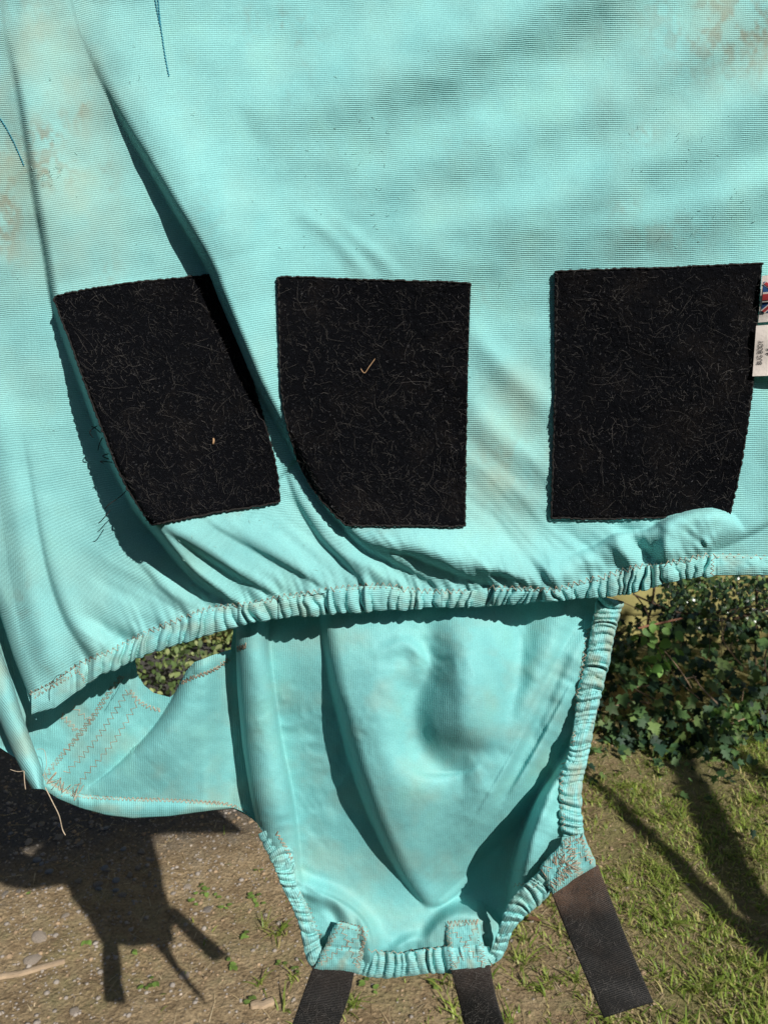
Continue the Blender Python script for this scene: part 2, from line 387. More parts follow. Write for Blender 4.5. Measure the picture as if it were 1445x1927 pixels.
def Hmain(X, Y, fold=True, gather=True, bulge=True):
    """how far the front of the rug stands out from its hanging plane (m)"""
    X = np.asarray(X, float); Y = np.asarray(Y, float); H = np.zeros(X.shape)
    if MODE != 's': H += .012 * smooth((X - 500) / 900) * (1 - smooth((Y - 700) / 500)) + .004
    # wide swags across the upper right
    add_ridge(H, X, Y, [(480, 260, 0), (650, 165, 8), (850, 85, 11), (1020, 10, 11), (1200, -90, 10), (1400, -200, 4)], 95, 70, gain=1.8)
    add_ridge(H, X, Y, [(620, 380, 0), (850, 300, 5), (1050, 235, 7), (1250, 130, 7), (1445, 10, 8), (1600, -60, 8)], 85, 70, gain=1.8)
    add_ridge(H, X, Y, [(640, 500, 0), (850, 445, 6), (1050, 380, 8), (1250, 290, 9), (1445, 190, 9), (1650, 120, 9)], 85, 60, gain=1.8)
    add_ridge(H, X, Y, [(1000, 470, 0), (1200, 430, 4), (1445, 350, 6), (1650, 290, 6)], 60, 45, gain=1.8)
    add_ridge(H, X, Y, [(330, -100, 4), (420, 100, 5), (560, 300, 4), (700, 440, 0)], 120, 150, gain=1.3)
    # short wrinkles above the second pad and between the pads
    add_ridge(H, X, Y, [(540, 385, 0), (610, 430, 2.4), (670, 490, 2.6), (700, 530, 0)], 15, 11, gain=.95)
    add_ridge(H, X, Y, [(590, 385, 0), (660, 440, 2.0), (720, 490, 2.2), (760, 530, 0)], 15, 11, gain=.95)
    add_ridge(H, X, Y, [(870, 590, 0), (910, 650, 4), (960, 700, 5), (1060, 790, 3)], 30, 22, gain=.95)
    add_ridge(H, X, Y, [(860, 720, 2), (910, 790, 5.5), (960, 840, 6), (1050, 900, 3)], 34, 24, gain=.95)
    add_ridge(H, X, Y, [(860, 850, 2), (930, 900, 4), (1010, 945, 3), (1080, 975, 0)], 26, 18, gain=.95)
    # left strip
    add_step(H, X, Y, [(40, 800, 0), (55, 880, 1.5), (75, 1000, 3), (95, 1090, 4.5), (125, 1170, 6), (165, 1230, 5.5), (185, 1250, 2)], 26, 55, gain=1.6)
    add_ridge(H, X, Y, [(-10, 760, 2), (20, 900, 3), (50, 1080, 4), (90, 1240, 4)], 26, 30, gain=1.6)
    add_step(H, X, Y, [(225, 1030, 0), (262, 1060, 2), (300, 1105, 4), (340, 1140, 4.5), (356, 1156, 2)], 22, 40, gain=1.6)
    add_ridge(H, X, Y, [(40, 60, 3), (60, 250, 3), (110, 430, 2), (160, 560, 0)], 40, 60, gain=1.6)
    # fold 0: the strip with the first pad stands in front of the left strip
    add_step(H, X, Y, [(10, 60, 0), (36, 190, 3.5), (62, 360, 6), (84, 480, 7), (97, 560, 9), (118, 630, 15), (158, 740, 23), (200, 850, 28), (250, 950, 30), (282, 992, 29), (312, 1029, 25), (345, 1068, 19), (378, 1098, 14), (417, 1123, 9), (448, 1140, 5)], 16, 190, gain=1.75)
    # folds below the first pad
    add_step(H, X, Y, [(296, 985, 1), (325, 1008, 5), (351, 1024, 8), (406, 1060, 10), (461, 1093, 8.5), (517, 1123, 4)], 20, 60, gain=1.7)
    add_step(H, X, Y, [(370, 965, 0), (400, 990, 2), (434, 1010, 4), (489, 1040, 6.5), (545, 1071, 7.5), (608, 1107, 5)], 30, 60, gain=1.7)
    add_step(H, X, Y, [(525, 860, 0), (540, 895, 2.5), (552, 930, 4), (569, 964, 6), (604, 1016, 8), (645, 1058, 8), (673, 1089, 5)], 26, 50, gain=1.7)
    add_ridge(H, X, Y, [(640, 1040, 0), (690, 1060, 4), (720, 1085, 5), (740, 1100, 3)], 14, 10, gain=1.7)
    # fold 1: the big fold that hangs over the first pad
    if fold:
        add_step(H, X, Y, [(150, 60, 0), (185, 140, 3), (228, 225, 8), (262, 285, 12), (330, 400, 17.5), (388, 500, 21), (412, 560, 22), (450, 650, 22), (482, 725, 20), (520, 795, 17), (562, 868, 13.5), (604, 943, 12), (642, 988, 11), (673, 1020, 10), (715, 1047, 8.5), (763, 1071, 7), (811, 1099, 5), (829, 1113, 2)], 20, 240, gain=1.38)
        add_ridge(H, X, Y, [(200, 40, 2), (260, 180, 5), (330, 300, 5), (420, 440, 4), (500, 560, 0)], 50, 70, gain=1.38)
    add_step(H, X, Y, [(680, 1015, 0), (708, 1032, 4), (777, 1047, 9), (846, 1075, 10), (891, 1092, 8), (915, 1102, 4)], 26, 70, gain=1.6)
    add_step(H, X, Y, [(885, 1068, 0), (912, 1078, 4), (950, 1085, 6), (984, 1097, 4)], 14, 40, gain=1.6)
    add_ridge(H, X, Y, [(640, 990, 1), (760, 1020, 5), (880, 1050, 8), (980, 1080, 9), (1039, 1094, 7)], 34, 45, gain=1.6)
    if bulge:
        # bulging gathers on the right of the hem
        add_step(H, X, Y, [(1402, 1004, 0), (1390, 984, 6), (1370, 966, 10), (1335, 956, 13), (1290, 962, 13), (1250, 977, 11), (1215, 997, 8), (1182, 1000, 8), (1155, 1005, 8), (1120, 1025, 6), (1080, 1042, 3), (1050, 1052, 0)], 24, 85, gain=1.35)
        add_ridge(H, X, Y, [(1156, 1002, 2), (1166, 1022, 7), (1180, 1046, 8), (1194, 1068, 4)], 15, 9, gain=1.1)
        add_ridge(H, X, Y, [(1186, 1006, -1), (1203, 1030, -5), (1216, 1058, -3)], 11, 12)
        add_ridge(H, X, Y, [(1252, 982, 3), (1256, 1005, 8), (1250, 1036, 9), (1240, 1064, 5)], 12, 24, gain=1.1)
        add_ridge(H, X, Y, [(1348, 966, 0), (1322, 988, 4), (1296, 1014, 5), (1272, 1042, 4)], 11, 18, gain=1.2)
        add_ridge(H, X, Y, [(1312, 966, 0), (1292, 985, 2), (1278, 1005, 2)], 9, 12)
        add_ridge(H, X, Y, [(1375, 985, 0), (1350, 1005, 4), (1318, 1030, 5), (1296, 1046, 3)], 9, 14)
        add_ridge(H, X, Y, [(1060, 1080, 4), (1100, 1062, 6), (1145, 1048, 4), (1175, 1044, 0)], 17, 20)
        add_ridge(H, X, Y, [(1040, 1050, 2), (1034, 1070, 7), (1042, 1094, 7)], 14, 10)
        add_ridge(H, X, Y, [(1012, 1066, -1), (1022, 1084, -3), (1030, 1098, -2)], 10, 10)
        add_ridge(H, X, Y, [(1122, 1092, 0), (1094, 1074, -3), (1072, 1058, 0)], 9, 9)
        add_step(H, X, Y, [(1285, 1050, 0), (1320, 1042, 3), (1378, 1022, 6), (1420, 1002, 7), (1460, 980, 6), (1560, 930, 3)], 20, 50)
        add_ridge(H, X, Y, [(1475, 800, 2), (1480, 880, 5), (1490, 960, 5), (1560, 1000, 3)], 34, 40)
    if gather and MODE != 'r':
        ys_ = pl(X, HEM_ST); dist = ys_ - Y; e = elastic_zone(X)
        H += e * .0050 * hem_pleat(X + .35 * dist) * np.exp(-np.maximum(dist, 0) / 30)
        H += e * .0078 * fbm((X + .9 * dist) / 40, Y / 170, 11, 3) * np.exp(-np.maximum(dist, 0) / 110)
    # slack in the cloth
    if MODE != 's': H += .0045 * fbm(X / 260, Y / 200, 21, 3) + .0011 * fbm(X / 60 + Y / 130, Y / 50, 29, 3)
    return H
def stains_main(X, Y):
    s = np.zeros(X.shape); n1 = fbm(X / 28, Y / 34, 41, 4); n2 = fbm(X / 9, Y / 12, 47, 3)
    for (x, y, rx, ry, a) in [(152, 195, 16, 34, .75), (78, 262, 40, 34, .8), (92, 318, 42, 30, .85), (100, 340, 30, 16, .7), (14, 405, 26, 75, .9), (120, 240, 30, 30, .5), (8, 300, 20, 40, .5), (200, 330, 20, 40, .35), (205, 505, 18, 30, .3),
                            (40, 20, 60, 40, .3), (1400, 55, 120, 75, .75), (1310, 60, 70, 55, .45), (1330, 130, 70, 35, .3), (1260, 30, 60, 40, .35), (575, 85, 22, 45, .4), (460, 45, 22, 30, .35), (525, 40, 16, 26, .35), (860, 215, 40, 60, .2), (545, 185, 12, 16, .25),
                            (1210, 255, 26, 18, .4), (1180, 395, 30, 20, .3), (1250, 440, 70, 30, .35), (960, 870, 80, 50, .3), (905, 560, 30, 40, .2), (395, 400, 30, 30, .2), (90, 1240, 30, 30, .25), (45, 1140, 24, 60, .25), (700, 1000, 40, 10, .2), (420, 965, 40, 12, .3)]:
        g = np.exp(-(((X - x) / rx) ** 2 + ((Y - y) / ry) ** 2)); s = np.maximum(s, g ** .7 * a * sat(.25 + 1.9 * n1 + 1.1 * n2))
    band = np.exp(-((Y - pl(X, HEM_ST) - 6) / 14) ** 2) * sat(.1 + 1.0 * n1) * .25
    return sat(np.maximum(s, band)) * .8
def grime_main(X, Y):
    n = fbm(X / 90, Y / 120, 61, 4)
    g = .46 * np.exp(-((X - 60) / 170) ** 2 - ((Y - 250) / 300) ** 2) + .25 * np.exp(-((X - 1380) / 220) ** 2 - ((Y - 60) / 160) ** 2) + .42 * np.exp(-((X - 960) / 80) ** 2 - ((Y - 850) / 130) ** 2)
    return sat(g * (1 + 1.2 * n) + .10 * sat(n * 1.5))

def uv_main(X, Y):
    xs1 = pl(Y, [(-300, 60), (60, 150), (225, 228), (400, 330), (560, 412), (725, 482), (868, 562), (988, 642), (1047, 715), (1113, 829), (1300, 1000)])
    xs0 = pl(Y, [(-300, -20), (60, 10), (360, 62), (560, 97), (740, 158), (950, 250), (1029, 312), (1098, 378), (1140, 448), (1300, 560)])
    d1 = X - xs1; d0 = X - xs0
    right = Y + 40 * np.exp(-np.maximum(d1, 0) / 130) + .035 * np.maximum(X - 700, 0) + 14 * np.sin((X - 500) / 330)
    mid = Y + .14 * (X - xs1) * (1 - smooth((Y - 900) / 200)) - .35 * (X - xs1) * smooth((Y - 950) / 120)
    left = Y - (X - xs0) * (.05 + .33 * smooth((Y - 780) / 350))
    w1 = smooth(d1 / 8 + .5); w0 = smooth(d0 / 8 + .5)
    v = left * (1 - w0) + (mid * (1 - w1) + right * w1) * w0
    u = X + .25 * Y * smooth(1 - np.abs(d0) / 300)
    return u, v
XL = [(-400, -90), (900, -90), (1060, -40), (1154, 0), (1233, 25), (1307, 54), (1360, 72)]
def main_grid(dx=2.0, dy=2.1):
    x0 = np.concatenate([np.linspace(-90, -8, 14)[:-1], np.arange(-8, 1460, dx), np.geomspace(1464, 1900, 24)])
    t = np.concatenate([np.linspace(0, .125, 22)[:-1], np.linspace(.125, 1, int(1180 / dy))])
    Xg, Tg = np.meshgrid(x0, t)
    yb = pl(Xg, HEM_ST) + 4
    Yg = -175 + (yb + 175) * Tg
    w = sat(1 - (Xg + 90) / 260)
    Xg = Xg + (pl(Yg, XL) + 90) * w * w
    return Xg, Yg
Xg, Yg = main_grid()
Hg = relief(Hmain, Xg, Yg, 3, 1)
# the left side of the strip rolls away where it is folded round
edge = Xg - pl(Yg, XL); q = sat(edge / 26)
Hg = Hg - .014 * (1 - np.sqrt(np.maximum(1 - (1 - q) ** 2, 0)))
V = PA(Xg, Yg, Hg).reshape(-1, 3); F = grid_faces(*Xg.shape)
u, v = uv_main(Xg, Yg)
front = rug_obj('front_panel', V, F, M_front, uv=np.stack([u, v], -1).reshape(-1, 2),
                attrs={'stain': stains_main(Xg, Yg).ravel(), 'grime': grime_main(Xg, Yg).ravel()}, label='ribbed turquoise front panel with brown mud stains')
reg('front', V, F)

# pilled fibres where the cloth has been rubbed
_r = np.random.default_rng(88); _l = []
for (x, y, rx, ry, n_) in [(95, 332, 22, 14, 40), (650, 300, 60, 60, 40), (700, 380, 50, 40, 40), (1250, 270, 90, 50, 60), (1350, 420, 70, 30, 30), (760, 560, 500, 450, 90), (250, 420, 150, 200, 40), (420, 1000, 90, 40, 40)]:
    for k in range(n_):
        a_ = on('front', _r.normal(x, rx), _r.normal(y, ry), .0002)
        if a_ is None or k % 2: continue
        d_ = _r.normal(0, .0009, 3); _l.append(np.stack([a_, a_ + d_ + [0, -.0005, 0], a_ + d_ * 1.2 + _r.normal(0, .0006, 3) + [0, -.0004, 0]]))
Vt, Ft = tubes(_l, [.00016] * len(_l), 4); _o = rug_obj('pilling', Vt, Ft, simple_mat('pilled_fibre', (.40, .66, .60), .9, .4, 300), kind='stuff'); _o.parent = front

# ---- gathered hem band of the front
def hem_band(x0, x1, dx, name, label):
    s = np.arange(x0, x1, dx); ph = np.concatenate([np.linspace(0, 1, 22), np.linspace(1.08, 1.75, 8)])
    S, T = np.meshgrid(s, ph)
    yt = pl(S, HEM_ST); yb = pl(S, HEM_BOT); e = elastic_zone(S)
    slant = 4 * np.sin(T * 2.4 + 2 * vnoise(S / 40, S * 0, 5)) + 16 * (T - .5) * vnoise(S / 55, S * 0 + 7, 15) + 3 * vnoise(S / 12, T * 3, 16)
    p = hem_pleat(S + slant * e)
    base = Hmain(S, np.minimum(yt + 2, yt + 2), gather=False)
    front_t = sat(T)
    depth = .0075
    prof = np.where(T <= 1, np.sqrt(np.maximum(1 - ((T * 1.02 - .45) / .62) ** 2 * .75, 0.01)), 0)
    prof1 = np.sqrt(max(1 - ((1.02 - .45) / .62) ** 2 * .75, .01))
    back = np.where(T > 1, prof1 - (T - 1) * 3.0, prof)
    Hh = base * (1 - .5 * front_t) + .004 * front_t + depth * (np.where(T <= 1, prof, back) - .45)
    win = np.where(T <= 1, .35 + .65 * np.sin(np.clip(T, 0, 1) * math.pi * .6 + .25), .5)
    Hh = Hh + e * .0085 * (p * (.55 + .6 * vnoise(S / 60, S * 0 + 2, 18) ** 2 + .25)) * win + .0007 * fbm(S / 14, T * 3, 71, 2)
    Yp = yt + (yb - yt) * np.minimum(T, 1) + np.where(T <= 1, 0, -(T - 1) * 14)
    Yp = Yp + e * 4.5 * (p - .1) * smooth(sat(T) ** 2) + 1.2 * vnoise(S / 13, S * 0 + 3, 9) * sat(T)
    Vb = PA(S, Yp, Hh).reshape(-1, 3); Fb = grid_faces(*S.shape)
    n1 = fbm(S / 30, Yp / 20, 73, 3)
    o = rug_obj(name, Vb, Fb, M_band, uv=np.stack([S, Yp * 1.0 - pl(S, HEM_ST) + S * .06], -1).reshape(-1, 2),
                attrs={'stain': (sat(.15 + .9 * n1) * .35).ravel(), 'grime': (sat(.1 + n1) * .3).ravel()}, label=label)
    reg(name, Vb, Fb); return o
hem = hem_band(60, 1900, 1.7, 'hem_band', 'gathered elastic hem across the front, scalloped along its lower edge')

# ---- outlines for the layers that hang behind the front
def elastic_band(name, pts, gap, seed, pleat=.0042, slant=6, mat=None, uvswap=False, label=None, round_=.42, dirt=.25):
    """pts rows x, y, half width px, H m : a gathered tube of cloth along that line"""
    Q = subdiv(pts, 6); seg = np.hypot(*np.diff(Q[:, :2], axis=0).T); L = np.concatenate([[0], np.cumsum(seg)])
    n = int(L[-1] / 1.6); s = np.linspace(0, L[-1], n)
    cx_, cy_, hw, Hc = [np.interp(s, L, Q[:, k]) for k in range(4)]
    k = np.ones(9) / 9
    tx = np.gradient(cx_); ty = np.gradient(cy_)
    tx = np.convolve(np.pad(tx, 4, 'edge'), k, 'valid'); ty = np.convolve(np.pad(ty, 4, 'edge'), k, 'valid')
    l = np.hypot(tx, ty); nx, ny = ty / l, -tx / l
    f = pleat_fn(L[-1], gap, seed)
    ph = np.linspace(-1.9, 1.9, 30); S, A = np.meshgrid(s, ph)
    T = np.sin(np.clip(A, -1.57, 1.57)) * np.where(np.abs(A) > 1.57, np.cos(np.abs(A) - 1.57) ** .5, 1)
    p = f(S + slant * np.sin(A * 1.3 + 3 * vnoise(S / 50, S * 0, seed)))
    w = hw * (1 + .16 * (p - .1)) + .8 * vnoise(S / 9, A, seed + 2)
    X = cx_ + nx * w * T; Y = cy_ + ny * w * T
    hwm = hw * .00044
    H = Hc + hwm * round_ * np.cos(A) + pleat * p * sat(np.cos(A) + .25) + .0011 * fbm(S / 5.5, A * 1.6, seed + 7, 2)
    Vb = PA(X, Y, H).reshape(-1, 3); Fb = grid_faces(*S.shape)
    n1 = fbm(S / 30, A * 2, seed + 3, 3)
    uvb = np.stack([S, A * hw * .9 + S * .05], -1) if not uvswap else np.stack([A * hw * .9, S], -1)
    o = rug_obj(name, Vb, Fb, mat or M_band, uv=uvb.reshape(-1, 2), attrs={'stain': (sat(.1 + n1) * dirt).ravel(), 'grime': (sat(.15 + n1) * dirt * 1.2).ravel()}, label=label)
    reg(o.name, Vb, Fb); return o

# ---- the flap that hangs below, seen from its smooth inner face
FL = [(1060, 446), (1210, 444), (1300, 447), (1400, 456), (1500, 472), (1545, 482), (1575, 500), (1611, 526), (1659, 545), (1713, 570), (1755, 588), (1800, 602), (1840, 610)]
FR = [(1060, 1150), (1164, 1136), (1244, 1120), (1302, 1106), (1356, 1098), (1420, 1082), (1473, 1072), (1526, 1070), (1569, 1074), (1600, 1068), (1640, 1045), (1665, 1010), (1690, 985), (1713, 972), (1750, 952), (1790, 932), (1840, 912)]
def Hflap(X, Y):
    H = np.zeros(X.shape)
    if MODE != 's':
        H += -.036 - .016 * smooth((Y - 1220) / 200) * (1 - .6 * smooth((Y - 1640) / 160))
        H += .038 * np.exp(-((X - 820) / 175) ** 2 - ((Y - 1380) / 180) ** 2)
        H -= .020 * np.exp(-((X - 900) / 90) ** 2 - ((Y - 1650) / 110) ** 2)
    # rolled column at the left
    Q = subdiv([(474, 1150, 24, 31), (474, 1210, 25, 31), (482, 1300, 26, 33), (494, 1400, 27, 36), (512, 1500, 27, 38), (528, 1580, 20, 33), (540, 1640, 9, 26), (552, 1690, 2, 24)])
    sd, vv = polydist(X, Y, Q[:, :2], Q[:, 2:])
    if MODE != 'r': H += vv[..., 0] * .001 * np.sqrt(np.maximum(1 - (sd / vv[..., 1]) ** 2, 0))
    # the wide hanging belly of cloth with its sharp left edge
    add_step(H, X, Y, [(596, 1080, 12), (604, 1150, 13), (612, 1215, 16), (624, 1290, 22), (641, 1360, 29), (662, 1440, 32), (690, 1520, 31), (726, 1600, 27), (760, 1656, 19), (790, 1694, 9), (806, 1712, 0)], 30, 240, gain=1.2)
    add_step(H, X, Y, [(764, 1664, 0), (786, 1690, 7), (812, 1706, 10), (840, 1698, 9), (868, 1674, 6), (890, 1648, 0)], 24, 40)
    add_ridge(H, X, Y, [(700, 1200, 4), (720, 1330, 6), (750, 1450, 8), (790, 1560, 6), (815, 1640, 3), (830, 1690, 0)], 80, 90, gain=1.2)
    # the pouch with a dent beside it
    add_ridge(H, X, Y, [(860, 1150, 4), (880, 1220, 13), (890, 1300, 17), (885, 1370, 15), (880, 1410, 4)], 55, 62, gain=2.1)
    add_ridge(H, X, Y, [(800, 1190, -2), (800, 1260, -7), (775, 1330, -10), (790, 1410, -11), (850, 1445, -7), (900, 1450, 0)], 42, 34, gain=2.1)
    add_step(H, X, Y, [(905, 1436, 0), (880, 1450, 2.5), (840, 1456, 3), (800, 1456, 2), (770, 1445, 0)], 20, 60, gain=2.1)
    add_ridge(H, X, Y, [(985, 1150, -2), (978, 1230, -6), (962, 1320, -7), (935, 1420, -3), (910, 1480, 0)], 20, 20, gain=1.2)
    add_ridge(H, X, Y, [(700, 1240, 0), (760, 1210, 3), (790, 1240, 4), (775, 1290, 0)], 14, 12, gain=2.1)
    # long folds running from the right edge down into the belly
    add_ridge(H, X, Y, [(1075, 1120, 8), (1045, 1200, 15), (1010, 1300, 18), (965, 1400, 19), (915, 1500, 16), (870, 1600, 10), (840, 1670, 0)], 42, 24, gain=1.1)
    add_ridge(H, X, Y, [(1115, 1180, 8), (1085, 1240, 13), (1050, 1320, 14), (1005, 1420, 13), (955, 1520, 9), (910, 1600, 0)], 20, 18, gain=1.1)
    add_ridge(H, X, Y, [(1060, 1240, -4), (1030, 1310, -7), (985, 1410, -7), (940, 1500, -3)], 12, 12, gain=1.1)
    add_step(H, X, Y, [(1092, 1165, 0), (1058, 1225, 7), (1018, 1300, 11), (975, 1390, 12), (930, 1470, 9), (890, 1540, 4), (868, 1575, 0)], 28, 44)
    add_step(H, X, Y, [(1112, 1205, 0), (1085, 1258, 7), (1050, 1325, 10), (1010, 1400, 10), (975, 1460, 7), (942, 1515, 0)], 18, 28)
    # right side folded forward
    add_step(H, X, Y, [(1108, 1290, 0), (1096, 1330, 10), (1082, 1380, 22), (1050, 1440, 38), (1010, 1500, 54), (980, 1570, 66), (963, 1630, 68), (956, 1680, 60), (950, 1720, 40), (940, 1760, 12), (930, 1790, 0)], 34, 200, gain=1)
    add_ridge(H, X, Y, [(1085, 1400, 0), (1055, 1450, 6), (1020, 1530, 6), (990, 1600, 5), (975, 1650, 0)], 16, 14, gain=1)
    add_ridge(H, X, Y, [(1064, 1520, 4), (1035, 1570, 6), (1000, 1620, 5), (975, 1655, 0)], 14, 14, gain=1)
    add_ridge(H, X, Y, [(1090, 1290, 6), (1070, 1330, 7), (1035, 1390, 4), (1005, 1440, 0)], 10, 9, gain=1)
    add_ridge(H, X, Y, [(1088, 1350, 6), (1066, 1390, 6), (1040, 1430, 3), (1020, 1460, 0)], 9, 8, gain=1)
    # ruffles above the lower edge
    add_ridge(H, X, Y, [(545, 1650, 8), (585, 1672, 13), (630, 1690, 13), (672, 1720, 12), (695, 1755, 12), (700, 1790, 10)], 26, 15, gain=1)
    add_ridge(H, X, Y, [(585, 1740, 6), (640, 1755, 10), (690, 1770, 10)], 40, 30, gain=1)
    add_step(H, X, Y, [(700, 1790, 3), (700, 1762, 8), (684, 1728, 10), (655, 1702, 9), (620, 1684, 6), (585, 1670, 0)], 20, 70)
    add_ridge(H, X, Y, [(600, 1690, 0), (625, 1715, -5), (640, 1745, -4)], 10, 10)
    add_ridge(H, X, Y, [(640, 1700, 0), (665, 1722, -4), (676, 1750, -3)], 8, 8)
    add_ridge(H, X, Y, [(800, 1790, 6), (815, 1755, 14), (845, 1725, 19), (880, 1718, 19), (910, 1730, 16), (925, 1770, 12)], 30, 14, gain=1)
    add_ridge(H, X, Y, [(850, 1790, 14), (870, 1760, 16), (890, 1740, 14)], 40, 40, gain=1)
    add_ridge(H, X, Y, [(745, 1785, 8), (770, 1770, 9), (790, 1768, 6)], 12, 10, gain=1)
    if MODE != 'r':                                  # gathers running in from the elastic, and fine creasing
        dR = np.maximum(pl(Y, FR) - X, 0); H += .0060 * np.exp(-dR / 46) * fbm((Y + .45 * dR) / 20, dR / 160, 141, 2) * smooth((Y - 1150) / 60)
        dL = np.maximum(X - pl(Y, FL), 0); H += .0055 * np.exp(-dL / 34) * fbm((Y - .5 * dL) / 22, dL / 120, 143, 2) * smooth((Y - 1590) / 40)
        dB = np.maximum(1800 - Y, 0); H += .0070 * np.exp(-dB / 30) * fbm((X + .2 * dB) / 24, dB / 120, 145, 2) * smooth((Y - 1690) / 40)
        w_ = fbm(X / 46 + .8 * fbm(X / 80, Y / 80, 147, 2), Y / 46, 149, 3); H += .0025 * (1 - np.abs(w_) * 2.2) * sat(.3 + fbm(X / 150, Y / 150, 151, 2))
        H += .00025 * fbm(X / 9, Y / 9, 153, 2)
    if MODE != 's': H += .0028 * fbm(X / 120, Y / 140, 83, 3) + .0009 * fbm(X / 34, Y / 40, 87, 3)
    return H
yy = np.arange(1062, 1822, 2.0); ss = np.linspace(0, 1, 330); S, Yf = np.meshgrid(ss, yy)
Xf = pl(Yf, FL) * (1 - S) + pl(Yf, FR) * S
Hf = relief(Hflap, Xf, Yf, 3, 1)
V = PA(Xf, Yf, Hf).reshape(-1, 3); F = grid_faces(*Xf.shape)
nf = fbm(Xf / 60, Yf / 60, 91, 4)
flap = rug_obj('lower_flap', V, F, M_in, uv=np.stack([Xf, Yf + .1 * Xf], -1).reshape(-1, 2), attrs={'stain': (.10 * sat(nf * 1.6)).ravel(), 'grime': (.22 * sat(.1 + nf * 1.3)).ravel()},
               label='smooth inner face of the lower flap, hanging in deep folds')
reg('flap', V, F)

# ---- left lower panel seen from inside, with an opening above it
PT = [(-20, 1130), (246, 1130), (254, 1240), (260, 1270), (272, 1290), (290, 1304), (320, 1312), (328, 1306), (338, 1288), (350, 1264), (366, 1246), (400, 1234), (434, 1225), (440, 1180), (500, 1170)]
PB = [(-20, 1390), (40, 1430), (83, 1462), (120, 1486), (160, 1497), (250, 1503), (340, 1506), (430, 1514), (470, 1534), (500, 1560)]
xs_ = np.arange(-20, 492, 1.9); tt = np.linspace(0, 1, 190); Xp, T = np.meshgrid(xs_, tt)
Yp = pl(Xp, PT) * (1 - T) + (pl(Xp, PB) + 3) * T
def Hpan(X, Y):
    H = np.full(X.shape, -.05)
    add_step(H, X, Y, [(352, 1250, 14), (336, 1290, 16), (318, 1326, 17), (290, 1368, 17), (252, 1410, 14), (215, 1444, 10), (185, 1468, 6), (165, 1482, 2)], 40, 110, gain=1.5)
    add_ridge(H, X, Y, [(255, 1330, 3), (225, 1380, 6), (190, 1430, 6), (160, 1470, 3)], 22, 22)
    add_ridge(H, X, Y, [(390, 1250, 3), (370, 1330, 4), (320, 1420, 4), (280, 1480, 0)], 40, 40)
    add_ridge(H, X, Y, [(240, 1290, 2), (200, 1350, 3), (150, 1420, 3), (110, 1470, 2)], 10, 14)
    add_ridge(H, X, Y, [(200, 1230, 2), (150, 1330, 2), (100, 1400, 2)], 24, 24)
    H -= .022 * smooth((X - 380) / 60)
    H += .018 * smooth((130 - X) / 90) * smooth((Y - 1400) / 60)
    H += .002 * fbm(X / 90, Y / 90, 95, 3) + .0007 * fbm(X / 22, Y / 22, 97, 2)
    return H
Hp = Hpan(Xp, Yp)
V = PA(Xp, Yp, Hp).reshape(-1, 3); F = grid_faces(*Xp.shape); npn = fbm(Xp / 50, Yp / 50, 99, 4)
side = rug_obj('side_panel', V, F, M_in, uv=np.stack([Xp, Yp + .1 * Xp], -1).reshape(-1, 2), attrs={'stain': (.10 * sat(npn * 1.6)).ravel(), 'grime': (.25 * sat(.15 + npn * 1.3)).ravel()},
               label='smooth inner side panel at lower left with zigzag seams')
reg('side', V, F)

# flat turned band under that panel, and a short one along the opening
def flat_band(name, top, bot, x0, x1, Hfun, key, label, bulge=.004):
    xs2 = np.arange(x0, x1, 1.8); t2 = np.concatenate([np.linspace(0, 1, 16), [1.1, 1.3]]); X2, T2 = np.meshgrid(xs2, t2)
    Yt = pl(X2, top); Yb = pl(X2, bot); Y2 = Yt + (Yb - Yt) * np.minimum(T2, 1) - np.maximum(T2 - 1, 0) * 16
    H2 = Hfun(X2, np.minimum(Y2, Yt)) + .001 + bulge * np.sin(np.clip(T2, 0, 1) * math.pi * .85 + .1) - np.maximum(T2 - 1, 0) * .02
    H2 += .0006 * fbm(X2 / 20, Y2 / 30, 111, 2)
    Vq = PA(X2, Y2, H2).reshape(-1, 3); Fq = grid_faces(*X2.shape)
    n2 = fbm(X2 / 40, Y2 / 20, 113, 3)
    o = rug_obj(name, Vq, Fq, M_bandv, uv=np.stack([X2, Y2], -1).reshape(-1, 2), attrs={'stain': (.12 * sat(n2)).ravel(), 'grime': (.4 * sat(.2 + n2)).ravel()}, label=label)
    reg(key, Vq, Fq); return o
BB = [(60, 1483), (83, 1486), (110, 1503), (150, 1520), (200, 1534), (250, 1540), (320, 1536), (400, 1525), (440, 1521), (458, 1528), (478, 1546)]
flat_band('turned_edge', PB, BB, 78, 474, Hpan, 'turn', 'plain turned edge under the side panel')
flat_band('turned_edge', [(338, 1287), (352, 1265), (368, 1246), (400, 1233), (434, 1222)], [(338, 1288), (350, 1278), (372, 1270), (400, 1262), (436, 1240)], 338, 437, Hpan, 'turn2', 'short turned edge beside the opening', .003)

